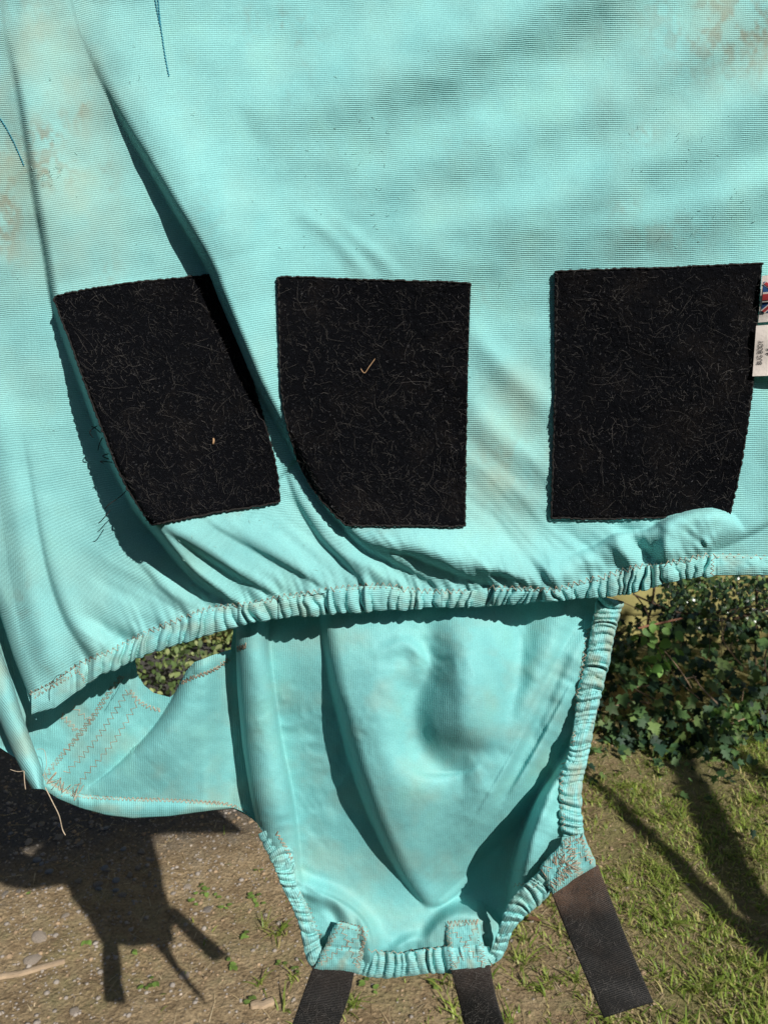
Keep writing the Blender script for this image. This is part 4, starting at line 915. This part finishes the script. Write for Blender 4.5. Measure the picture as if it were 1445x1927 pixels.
def leaf_shape(kind):
    if kind == 'ivy':
        o = [(0, 0), (.22, -.10), (.52, .10), (.34, .30), (.58, .62), (.26, .60), (0, 1.05), (-.26, .60), (-.58, .62), (-.34, .30), (-.52, .10), (-.22, -.10)]
    elif kind == 'oval':
        o = [(0, 0), (.22, .18), (.30, .42), (.24, .70), (0, 1.0), (-.24, .70), (-.30, .42), (-.22, .18)]
    elif kind == 'bramble':
        o = [(0, 0), (.30, .10), (.40, .35), (.36, .55), (.22, .82), (0, 1.02), (-.22, .82), (-.36, .55), (-.40, .35), (-.30, .10)]
    else:
        o = [(0, 0), (.10, .25), (.12, .55), (0, 1.0), (-.12, .55), (-.10, .25)]
    V = [(x, y, .16 * abs(x) - .14 * y * y + .02 * math.sin(9 * x + 5 * y)) for x, y in o]; n = len(V)
    V.append((0, .35, 0)); F = [(n, i, (i + 1) % n) for i in range(n)]
    return np.array(V), np.array(F)
def leaf_mesh(kind, colr, name):
    V, F = leaf_shape(kind); me = bpy.data.meshes.new(name); me.from_pydata(V.tolist(), [], F.tolist()); 
    at = me.attributes.new('col', 'FLOAT_COLOR', 'POINT'); 
    for d in at.data: d.color = (*colr, 1)
    me.polygons.foreach_set('use_smooth', np.ones(len(F), bool)); return me
def rot_towards(nrm, spin):
    q_ = Vector(nrm).to_track_quat('Z', 'Y'); return q_.to_matrix().to_4x4() @ Matrix.Rotation(spin, 4, 'Z')
def leaf_cloud(kind, n, centre_fn, size, cols, r, nrm_bias):
    V0, F0 = leaf_shape(kind); k = len(V0); VV = np.zeros((n, k, 3)); CC = np.zeros((n, k, 3))
    for i in range(n):
        c = centre_fn(r); nn = np.array(nrm_bias) + r.normal(0, .55, 3); M = np.array(rot_towards(nn, r.uniform(2.0, 4.3)).to_3x3())
        VV[i] = (V0 * r.uniform(*size)) @ M.T + c; CC[i] = np.array(cols[r.integers(len(cols))]) * r.uniform(.6, 1.25)
    F = (F0[None] + (np.arange(n) * k)[:, None, None]).reshape(-1, 3)
    return VV.reshape(-1, 3), F, CC.reshape(-1, 3)
def plant(name, label, cat, base, kind, centre_fn, n_big, n_small, size, cols, mat, seed, nrm_bias=(.15, -.75, .6), stems=(), small_size=None, small_fn=None, stem_mat=None):
    r = np.random.default_rng(seed); root = empty(name, base, label, cat); b = np.array(base)
    meshes = [leaf_mesh(kind, c, name + '_leaf') for c in cols]
    for me in meshes: me.materials.append(mat)
    for i in range(n_big):
        o = bpy.data.objects.new('leaf', meshes[r.integers(len(meshes))]); link(o, root)
        c = centre_fn(r) - b; nn = np.array(nrm_bias) + r.normal(0, .5, 3); s = r.uniform(*size)
        o.matrix_local = Matrix.Translation(c) @ rot_towards(nn, r.uniform(2.0, 4.3)) @ Matrix.Scale(s, 4)
    if n_small:
        V, F, C = leaf_cloud(kind, n_small, small_fn or centre_fn, small_size or size, cols, r, nrm_bias)
        mesh_obj('foliage', V - b, F, mat, root, attrs={'col': C}, kind='stuff')
    for (pts, rad) in stems:
        Q = subdiv(pts, 5); Vt, Ft = tubes([Q], [rad], 6); mesh_obj('stem', Vt - b, Ft, stem_mat or M_stem, root)
    return root
def in_box(px0, px1, py0, py1, y0, y1):
    def f(r):
        Y = r.uniform(y0, y1); p = PY(r.uniform(px0, px1), r.uniform(py0, py1), Y); return np.array([p.x, p.y, max(p.z, .015)])
    return f
DG = [(.045, .10, .04), (.09, .17, .055), (.025, .06, .035), (.15, .23, .07)]
LG = [(.13, .26, .05), (.16, .30, .07), (.10, .22, .05)]
YG = [(.24, .31, .10), (.18, .26, .08), (.32, .37, .16), (.07, .11, .035), (.10, .16, .05)]
# ivy over the foot of the bank
def ivy_fn(r):
    x = r.uniform(.55, 2.1); y = r.uniform(2.6, 3.3) + .15 * vnoise(x * 5, 3.3, 8); top = .10 + .50 * smooth((y - 2.62) / .5) * (.65 + .5 * vnoise(x * 3, y * 2, 5)); z = r.uniform(.01, max(float(top), .03))
    return np.array([x, y, z])
def ivy_surface(r):
    x = r.uniform(.62, 1.75); t = r.uniform(0, 1) ** 1.2; y = 2.62 + .22 * vnoise(x * 5, 3.3, 8) + .5 * t; z = .03 + .52 * t * (.75 + .4 * vnoise(x * 4, t * 3, 5)); return np.array([x, y - .03, max(z, .02)])
plant('ivy_bank', 'dark green ivy covering the bank at the foot of the fence', 'ivy', (1.2, 2.9, 0), 'ivy', ivy_surface, 280, 1500, (.028, .054), DG, M_leaf, 401, small_fn=ivy_fn, small_size=(.022, .05))
plant('bramble_shoot', 'bright green young leaves standing out against the dark ivy', 'bramble', tuple(PY(1250, 1300, 2.78)), 'bramble', in_box(1196, 1275, 1170, 1260, 2.66, 2.8), 34, 0, (.030, .048), LG, M_leaf, 402,
      stems=[([tuple(PY(1260, 1330, 2.85)), tuple(PY(1255, 1260, 2.75)), tuple(PY(1225, 1200, 2.72)), tuple(PY(1205, 1170, 2.72))], .002)])
plant('glossy_shrub', 'small-leaved glossy evergreen shrub with twigs above the ivy', 'shrub', tuple(PY(1370, 1330, 3.1)), 'oval', in_box(1240, 1500, 1080, 1185, 2.85, 3.3), 240, 1300, (.018, .034), DG, M_gloss, 403,
      stems=[([tuple(PY(1232, 1090, 3.0)), tuple(PY(1226, 1140, 3.0)), tuple(PY(1218, 1180, 3.0)), tuple(PY(1224, 1300, 3.05))], .0055), ([tuple(PY(1190, 1115, 3.0)), tuple(PY(1210, 1140, 2.98)), tuple(PY(1224, 1170, 3.0))], .003),
             ([tuple(PY(1190, 1118, 2.95)), tuple(PY(1240, 1140, 2.95)), tuple(PY(1290, 1155, 2.98)), tuple(PY(1360, 1150, 3.0)), tuple(PY(1420, 1140, 3.0))], .004), ([tuple(PY(1424, 1080, 3.1)), tuple(PY(1422, 1160, 3.1)), tuple(PY(1420, 1260, 3.1))], .005),
             ([tuple(PY(1380, 1165, 2.95)), tuple(PY(1430, 1150, 2.95)), tuple(PY(1480, 1130, 2.95))], .007)])
plant('leafy_weed', 'pale green feathery weed at the edge of the grass', 'weed', tuple(gpt(1390, 1372)), 'bramble', in_box(1340, 1425, 1322, 1375, 2.5, 2.66), 44, 0, (.016, .030), LG, M_leaf, 404)
def shrub_fn(r):
    a = r.normal(0, 1, 3); a /= np.linalg.norm(a); a[2] = abs(a[2]); rad = r.uniform(.75, 1.0) * (1 + .18 * vnoise(a[0] * 4 + 9, a[2] * 4, 3)); return np.array([-.82, 3.30, .06]) + a * rad * np.array([.62, .38, .52])
plant('pale_shrub', 'yellow-green leafy shrub glimpsed through the gap under the hem', 'shrub', (-.82, 3.30, 0), 'oval', in_box(250, 440, 1185, 1315, 2.95, 3.05), 150, 2600, (.022, .036), YG, M_leaf, 405, small_fn=shrub_fn)

# ivy runners creeping out over the grass
_r = np.random.default_rng(410)
def spill(r):
    x = r.uniform(.62, 1.7); y = 2.60 - abs(r.normal(0, .17)) + .2 * vnoise(x * 5, 3.3, 8); return np.array([x, y, float(gz(x, y)) + r.uniform(.012, .05)])
plant('creeping_ivy', 'scattered low ivy leaves creeping from the bank onto the grass', 'ivy', (1.1, 2.5, 0), 'ivy', spill, 110, 0, (.018, .036), DG, M_leaf, 411, nrm_bias=(.1, -.4, 1.0))
for k in range(26):
    x = _r.uniform(.7, 1.7); y = _r.uniform(2.66, 3.0); z = _r.uniform(.05, .5); d = _r.normal(0, 1, 3); d /= np.linalg.norm(d); L_ = _r.uniform(.08, .3); p0 = np.array([x, y, z]); p1 = p0 + d * L_; p1[2] = max(p1[2], .02)
    Q = subdiv([tuple(p0), tuple((p0 + p1) / 2 + _r.normal(0, .015, 3)), tuple(p1)], 4); Vt, Ft = tubes([Q - p0], [_r.uniform(.0012, .003)], 5); o = mesh_obj('bare_twig', Vt, Ft, M_twig if k % 2 else M_stem); o.location = p0
    tag(o, 'thin bare twig tangled among the dark ivy leaves', 'twig', 'bare twigs in the ivy')
# dead sticks in the bank
def stick(name, pts, rad, label, cat, m=None, group=None):
    Q = np.array([tuple(p) for p in pts]); Q = subdiv(Q, 5); Q = Q + rng.normal(0, rad * .15, Q.shape); c0 = Q[0]
    Vt, Ft = tubes([Q - c0], [rad], 7); o = mesh_obj(name, Vt, Ft, m or M_twig); o.location = c0; tag(o, label, cat, group); return o
stick('fallen_twig', [gpt(1150, 1352, .05), gpt(1190, 1344, .05), gpt(1222, 1346, .05)], .004, 'thin pale twig lying across the ivy low down', 'twig')
stick('dry_stem', [PY(1303, 1270, 2.7), PY(1320, 1295, 2.66), PY(1350, 1325, 2.62)], .003, 'straight dry stem leaning down through the dark ivy', 'stem')
stick('dead_branch', [PY(1200, 1182, 2.7), PY(1245, 1172, 2.7), PY(1285, 1163, 2.72)], .004, 'reddish dead branch lying level above the bright shoot', 'branch', simple_mat('red_brown_bark', (.28, .13, .08), .8))
# broken board and stick on the bare soil
def plank(c0, c1, w, t, label, name):
    a = gpt(*c0); b = gpt(*c1); d = (b - a); L = d.length; n = 14; r = np.random.default_rng(5); VV = []
    for k in range(n):
        s = k / (n - 1); for_w = w * (1 + .12 * vnoise(s * 6, 1, 3)) * (.7 if k in (0, n - 1) else 1)
        for (u_, z_) in ((-.5, 0), (-.46, t), (0, t * 1.12), (.46, t), (.5, 0)): VV.append((s * L, u_ * for_w + .004 * vnoise(s * 4, 2, 9), z_ + .002))
    FF = [(k * 5 + j, (k + 1) * 5 + j, (k + 1) * 5 + j + 1, k * 5 + j + 1) for k in range(n - 1) for j in range(4)] + [(0, 1, 2, 3, 4), tuple((n - 1) * 5 + j for j in (4, 3, 2, 1, 0))]
    o = mesh_obj(name, VV, FF, simple_mat('weathered_stick', (.40, .30, .20), .85, .25, 30, .002, 150), smooth_=False); o.location = a; o.rotation_euler = (0, 0, math.atan2(d.y, d.x)); return o
tag(plank((-40, 1852), (123, 1812), .012, .007, '', 'broken_stick'), 'pale split stick lying on the soil near the strap shadow', 'stick')
tag(plank((472, 1896), (518, 1886), .016, .008, '', 'wood_chip'), 'short broken piece of wood on the soil below the flap', 'wood chip')

# stones
def stone_mesh(seed, flat=.55, sub=2):
    import bmesh
    bm = bmesh.new(); bmesh.ops.create_icosphere(bm, subdivisions=sub, radius=1); r = random.Random(seed); ph = [r.uniform(0, 9) for _ in range(4)]
    for v in bm.verts:
        n = float(vnoise(v.co.x * 1.3 + ph[0], v.co.y * 1.3 + v.co.z + ph[1], seed)) ; v.co *= 1 + .32 * n; v.co.z *= flat
    me = bpy.data.meshes.new('stone'); bm.to_mesh(me); bm.free(); return me
M_stone = simple_mat('grey_stone', (.33, .29, .25), .9, .3, 8, .01, 30); M_pale = simple_mat('pale_stone', (.50, .42, .34), .9, .2, 8, .01, 30); M_blueg = simple_mat('blue_grey_stone', (.30, .32, .35), .85, .2, 8, .01, 30)
stones = [stone_mesh(s) for s in range(6)]
for i, me in enumerate(stones): me.materials.append((M_stone, M_stone, M_pale, M_stone, M_blueg, M_pale)[i])
def stone(px, py, size, k, label, name='stone', group=None):
    o = bpy.data.objects.new(name, stones[k]); COL.objects.link(o); p = gpt(px, py, size * .12); o.location = p; o.scale = (size, size * random.uniform(.7, 1), size * random.uniform(.6, .9)); o.rotation_euler = (random.uniform(-.2, .2), random.uniform(-.2, .2), random.uniform(0, 6)); tag(o, label, 'stone', group)
stone(62, 1805, .022, 2, 'flat pale stone just above the split stick'); stone(75, 1763, .020, 5, 'broad flat pale stone on the sunlit soil at left'); stone(124, 1725, .012, 2, 'small tan stone beside the edge of the rug shadow')
stone(105, 1500, .000001 + .012, 4, 'bluish pebble in the shade under the hanging thread'); stone(55, 1584, .013, 2, 'rounded tan pebble lit by a spot of sun in the shadow'); stone(232, 1683, .013, 3, 'grey pebble in the middle of the flap shadow'); stone(197, 1632, .012, 4, 'grey pebble high in the flap shadow')
stone(353, 1665, .011, 5, 'pinkish stone on the sunlit soil right of the shadow'); stone(390, 1708, .015, 3, 'dull greenish stone set in the soil right of the shadow'); stone(142, 1905, .012, 5, 'small pale stone at the foot of the left strap shadow'); stone(348, 1835, .013, 5, 'tan stone between the middle and right strap shadows')
for i in range(60):
    x = random.uniform(-10, 300); y = random.uniform(1470, 1680)
    stone(x, y, random.uniform(.006, .014), random.choice((0, 1, 3, 4)), 'grey pebble among others in the shaded gravel at lower left', 'pebble', 'pebbles in the shaded gravel')
def scatter(name, n, fn, kinds, label, sizes):
    VV, FF, n0 = [], [], 0; r = np.random.default_rng(len(name))
    base = []
    for s in range(4):
        me = stone_mesh(s + 20, .6, 1); base.append((np.array([v.co[:] for v in me.vertices]), np.array([p.vertices[:] for p in me.polygons])))
    for i in range(n):
        Vb, Fb = base[i % 4]; x, y = fn(r); s = r.uniform(*sizes) * (1 if r.random() < .85 else 2); a = r.uniform(0, 6.28); R = np.array([[math.cos(a), -math.sin(a), 0], [math.sin(a), math.cos(a), 0], [0, 0, 1]])
        VV.append((Vb * s) @ R.T + [x, y, float(gz(x, y)) + s * .1]); FF.append(Fb + n0); n0 += len(Vb)
    o = mesh_obj(name, np.concatenate(VV), np.concatenate(FF), kinds, smooth_=False, kind='stuff'); o['label'] = label; o['category'] = 'gravel'
def left_xy(r):
    x = r.normal(-.75, .55); y = r.uniform(1.35, 3.1); return x, y
scatter('gravel', 5200, left_xy, M_stone, 'loose gravel and grit strewn over the bare soil', (.0012, .0042))
M_crumb = simple_mat('soil_crumb', (.37, .265, .165), .95, .35, 12, .004, 60)
scatter('soil_crumbs', 3200, lambda r: (r.uniform(-1.6, 1.0), r.uniform(1.36, 2.9)), M_crumb, 'crumbs of dry earth over the bare soil', (.0015, .0045))
scatter('pale_grit', 500, left_xy, M_pale, 'pale specks of grit over the bare soil', (.001, .0026))

# ---- grass
def blades(n, fn, hgt, wid, cols, seed, lean=.6, flat=1.0):
    r = np.random.default_rng(seed); VV = np.zeros((n, 7, 3)); CC = np.zeros((n, 7, 3))
    for i in range(n):
        x, y, hs = fn(r); h = r.uniform(*hgt) * hs; w = r.uniform(*wid); a = r.uniform(0, 6.28); d = np.array([math.cos(a), math.sin(a), 0]); s = np.array([-d[1], d[0], 0]); ln = abs(r.normal(lean, .35)); z0 = float(gz(x, y)) - .003
        p = np.array([x, y, z0])
        for j, (t, ww) in enumerate(((0, 1), (.38, .95), (.75, .6))):
            c = p + np.array([0, 0, 1]) * h * flat * (t - .25 * ln * t * t) + d * h * ln * t * t
            VV[i, 2 * j] = c - s * w * ww; VV[i, 2 * j + 1] = c + s * w * ww
        VV[i, 6] = p + np.array([0, 0, h * flat * (1 - .3 * ln)]) + d * h * ln * 1.05
        CC[i] = np.array(cols[r.integers(len(cols))]) * r.uniform(.65, 1.25)
    q_ = np.array([[0, 1, 3], [0, 3, 2], [2, 3, 5], [2, 5, 4], [4, 5, 6]]); F = (q_[None] + (np.arange(n) * 7)[:, None, None]).reshape(-1, 3)
    return VV.reshape(-1, 3), F, CC.reshape(-1, 3)
def grass_xy(r):
    while True:
        x = r.uniform(-.5, 1.9); y = r.uniform(1.35, 2.95)
        edge = .42 + .22 * (y - 1.5) * .3
        d = .02 + .98 * float(smooth((x - edge + .45 + .25 * vnoise(x * 4, y * 4, 3)) / .75))
        d *= .12 + .88 * float(sat(.45 + 1.9 * fbm(x * 4.5, y * 4.5, 13, 3)))
        if r.random() < d: return x, y, .6 + .6 * float(sat(.5 + fbm(x * 3, y * 3, 17, 2)))
GC = [(.22, .32, .045), (.29, .39, .065), (.38, .43, .10), (.14, .22, .035), (.48, .42, .17)]
Vg, Fg, Cg = blades(20000, grass_xy, (.013, .034), (.0010, .0024), GC, 501, .8)
g = mesh_obj('grass', Vg, Fg, leaf_mat('grass_blade', .5, .3, .4), attrs={'col': Cg}, kind='stuff'); g['label'] = 'short patchy lawn grass on the right'; g['category'] = 'grass'
def tuft_blades(n, seed):
    r = np.random.default_rng(seed); st = {'n': 0, 'p': None}
    def f(q):
        if st['n'] == 0:
            st['n'] = int(q.integers(7, 16)); st['p'] = grass_xy(q) if q.random() < .8 else (q.uniform(-.3, .5), q.uniform(1.4, 2.3), 1)
        st['n'] -= 1; x, y, h = st['p']; return x + q.normal(0, .008), y + q.normal(0, .008), 1.0
    return blades(n, f, (.022, .048), (.0012, .0026), GC[:3], seed, 1.1)
Vg, Fg, Cg = tuft_blades(4200, 505)
g = mesh_obj('grass_tufts', Vg, Fg, leaf_mat('tuft_blade', .5, .3, .4), attrs={'col': Cg}, kind='stuff'); g['label'] = 'longer bright tufts standing up through the lawn'; g['category'] = 'grass'
def thatch_xy(r):
    if r.random() < .45: return r.uniform(-1.3, 1.7), r.uniform(1.35, 2.75), .8
    return grass_xy(r)
Vg, Fg, Cg = blades(14000, thatch_xy, (.014, .05), (.0007, .0017), [(.55, .43, .25), (.42, .31, .17), (.64, .52, .33)], 502, 1.5, .28)
g = mesh_obj('dry_grass', Vg, Fg, leaf_mat('dry_blade', .7, .2, .3), attrs={'col': Cg}, kind='stuff'); g['label'] = 'dead straw-coloured grass bits lying through the lawn and on the soil'; g['category'] = 'dry grass'

# ---- little clover seedlings on the soil
clover = leaf_mesh('bramble', (.17, .27, .06), 'clover_leaf'); clover.materials.append(M_leaf)
k = 0
for (px, py) in [(380, 1672), (388, 1680), (375, 1686), (365, 1700), (466, 1690), (480, 1690), (490, 1700), (425, 1705), (405, 1690), (487, 1638), (462, 1762), (455, 1766), (248, 1797), (275, 1860), (290, 1850), (430, 1818), (442, 1820), (470, 1880), (472, 1892), (420, 1708), (560, 1830), (690, 1855), (700, 1868), (820, 1850), (812, 1862), (530, 1815), (165, 1773), (60, 1682), (545, 1745)]:
    root = empty('clover_seedling', gpt(px, py), 'tiny bright green round-leaved seedling growing out of the bare soil', 'seedling', 'seedlings on the bare soil')
    for j in range(random.randint(2, 4)):
        o = bpy.data.objects.new('leaf', clover); link(o, root); a = random.uniform(0, 6.28)
        o.matrix_local = Matrix.Translation((math.cos(a) * .004, math.sin(a) * .004, .006 + random.uniform(0, .006))) @ Matrix.Rotation(a - 1.57, 4, 'Z') @ Matrix.Rotation(random.uniform(-.2, .3), 4, 'X') @ Matrix.Scale(random.uniform(.010, .017), 4)
# dead leaves
dl = leaf_mesh('oval', (.20, .105, .06), 'dead_leaf'); dl.materials.append(leaf_mat('dead_leaf', .7, .1, .3))
for (px, py, s, lb) in [(1018, 1742, .04, 'curled brown dead leaf in the grass just right of the flap'), (1408, 1620, .022, 'small orange-brown leaf in the shadow band at the right'), (1240, 1395, .022, 'brown leaf at the foot of the ivy')]:
    o = bpy.data.objects.new('dead_leaf', dl); COL.objects.link(o); o.location = gpt(px, py, .02); o.scale = (s, s, s); o.rotation_euler = (.3, .2, random.uniform(0, 6)); tag(o, lb, 'leaf')

# ---- a bare tree off to the right whose limbs throw the long shadows over the grass
def caster(g0, g1, z0, z1):
    a = gpt(*g0); b = gpt(*g1); k0 = z0 / to_sun.z; k1 = z1 / to_sun.z
    return a + to_sun * k0, b + to_sun * k1
tree = empty('garden_tree', (3.1, -1.4, 0), 'garden tree out of view whose limbs shade the grass at right', 'tree')
tb = np.array(tree.location)
l1a, l1b = caster((1500, 1830), (1090, 1450), .95, 1.7); l2a, l2b = caster((1520, 1800), (1262, 1375), 1.0, 2.0)
fork = Vector((2.95, -1.3, .75))
def limb(name, pts, r0, r1):
    Q = subdiv([tuple(p) for p in pts], 8); n = len(Q); Q = Q + rng.normal(0, .004, Q.shape); VV, FF = tubes([Q], [1.0], 10, False); m = len(Q)
    rad = np.linspace(r0, r1, m); VV = VV.reshape(10, m, 3); VV = Q[None] + (VV - Q[None]) * rad[None, :, None] * (1 + .12 * rng.normal(0, .6, (10, m, 1)))
    mesh_obj(name, VV.reshape(-1, 3) - tb, FF, M_stem, tree)
limb('trunk', [(3.1, -1.4, -.05), (3.05, -1.38, .35), tuple(fork)], .13, .10)
limb('limb', [tuple(fork), tuple(fork.lerp(l1a, .6) + Vector((0, 0, .05))), tuple(l1a), tuple(l1a.lerp(l1b, .5) + Vector((.02, 0, .03))), tuple(l1b)], .055, .018)
limb('limb', [tuple(fork), tuple(fork.lerp(l2a, .6) + Vector((.04, 0, .05))), tuple(l2a), tuple(l2a.lerp(l2b, .5) + Vector((-.02, 0, .03))), tuple(l2b)], .065, .035)

def crown_fn(r):
    a = r.normal(0, 1, 3); a /= np.linalg.norm(a); k_ = r.integers(5); c = np.array([(3.05, .15, 2.62), (3.5, .0, 2.9), (3.3, -.55, 3.15), (3.85, .25, 2.75), (2.75, .3, 2.36)][k_]); return c + a * r.uniform(.1, 1) ** .6 * (.42, .4, .4, .36, .22)[k_]
Vc, Fc, Cc = leaf_cloud('oval', 420, crown_fn, (.06, .11), [(.05, .09, .03), (.07, .11, .03)], np.random.default_rng(77), (0, 0, 1))
mesh_obj('crown', Vc - tb, Fc, M_leaf, tree, attrs={'col': Cc}, kind='stuff')
limb('limb', [tuple(fork), (3.15, -.9, 1.9), (3.2, -.4, 2.5), (3.1, .15, 2.65)], .06, .02)

# ---- the clipped hedge added unseen behind the camera to block low sky light
def hedge():
    m = leaf_mat('hedge_leaf', .6, .1, .2)
    root = empty('sky_block_hedge', (0, -4.6, 0), 'tall clipped dark hedge added unseen behind the camera to cut low sky light', 'hedge')
    xs2 = np.linspace(-9, 9, 120); pr = np.linspace(0, 1, 40); S, T = np.meshgrid(xs2, pr)
    yb = np.where(T < .45, .6, .6 * np.cos((T - .45) / .55 * math.pi)) ; z = np.where(T < .45, T / .45 * 3.1, 3.1 + .25 * np.sin((T - .45) / .55 * math.pi))
    d = .16 * fbm(S * 2.2, T * 9, 3, 4); V = np.stack([S, yb + d, z + d * .5], -1).reshape(-1, 3)
    mesh_obj('sky_block_body', V, grid_faces(*S.shape), m, root, attrs={'col': np.array([[.03, .055, .02]]) * (1 + .8 * fbm(S * 6, T * 30, 5, 3).reshape(-1, 1))})
hedge()
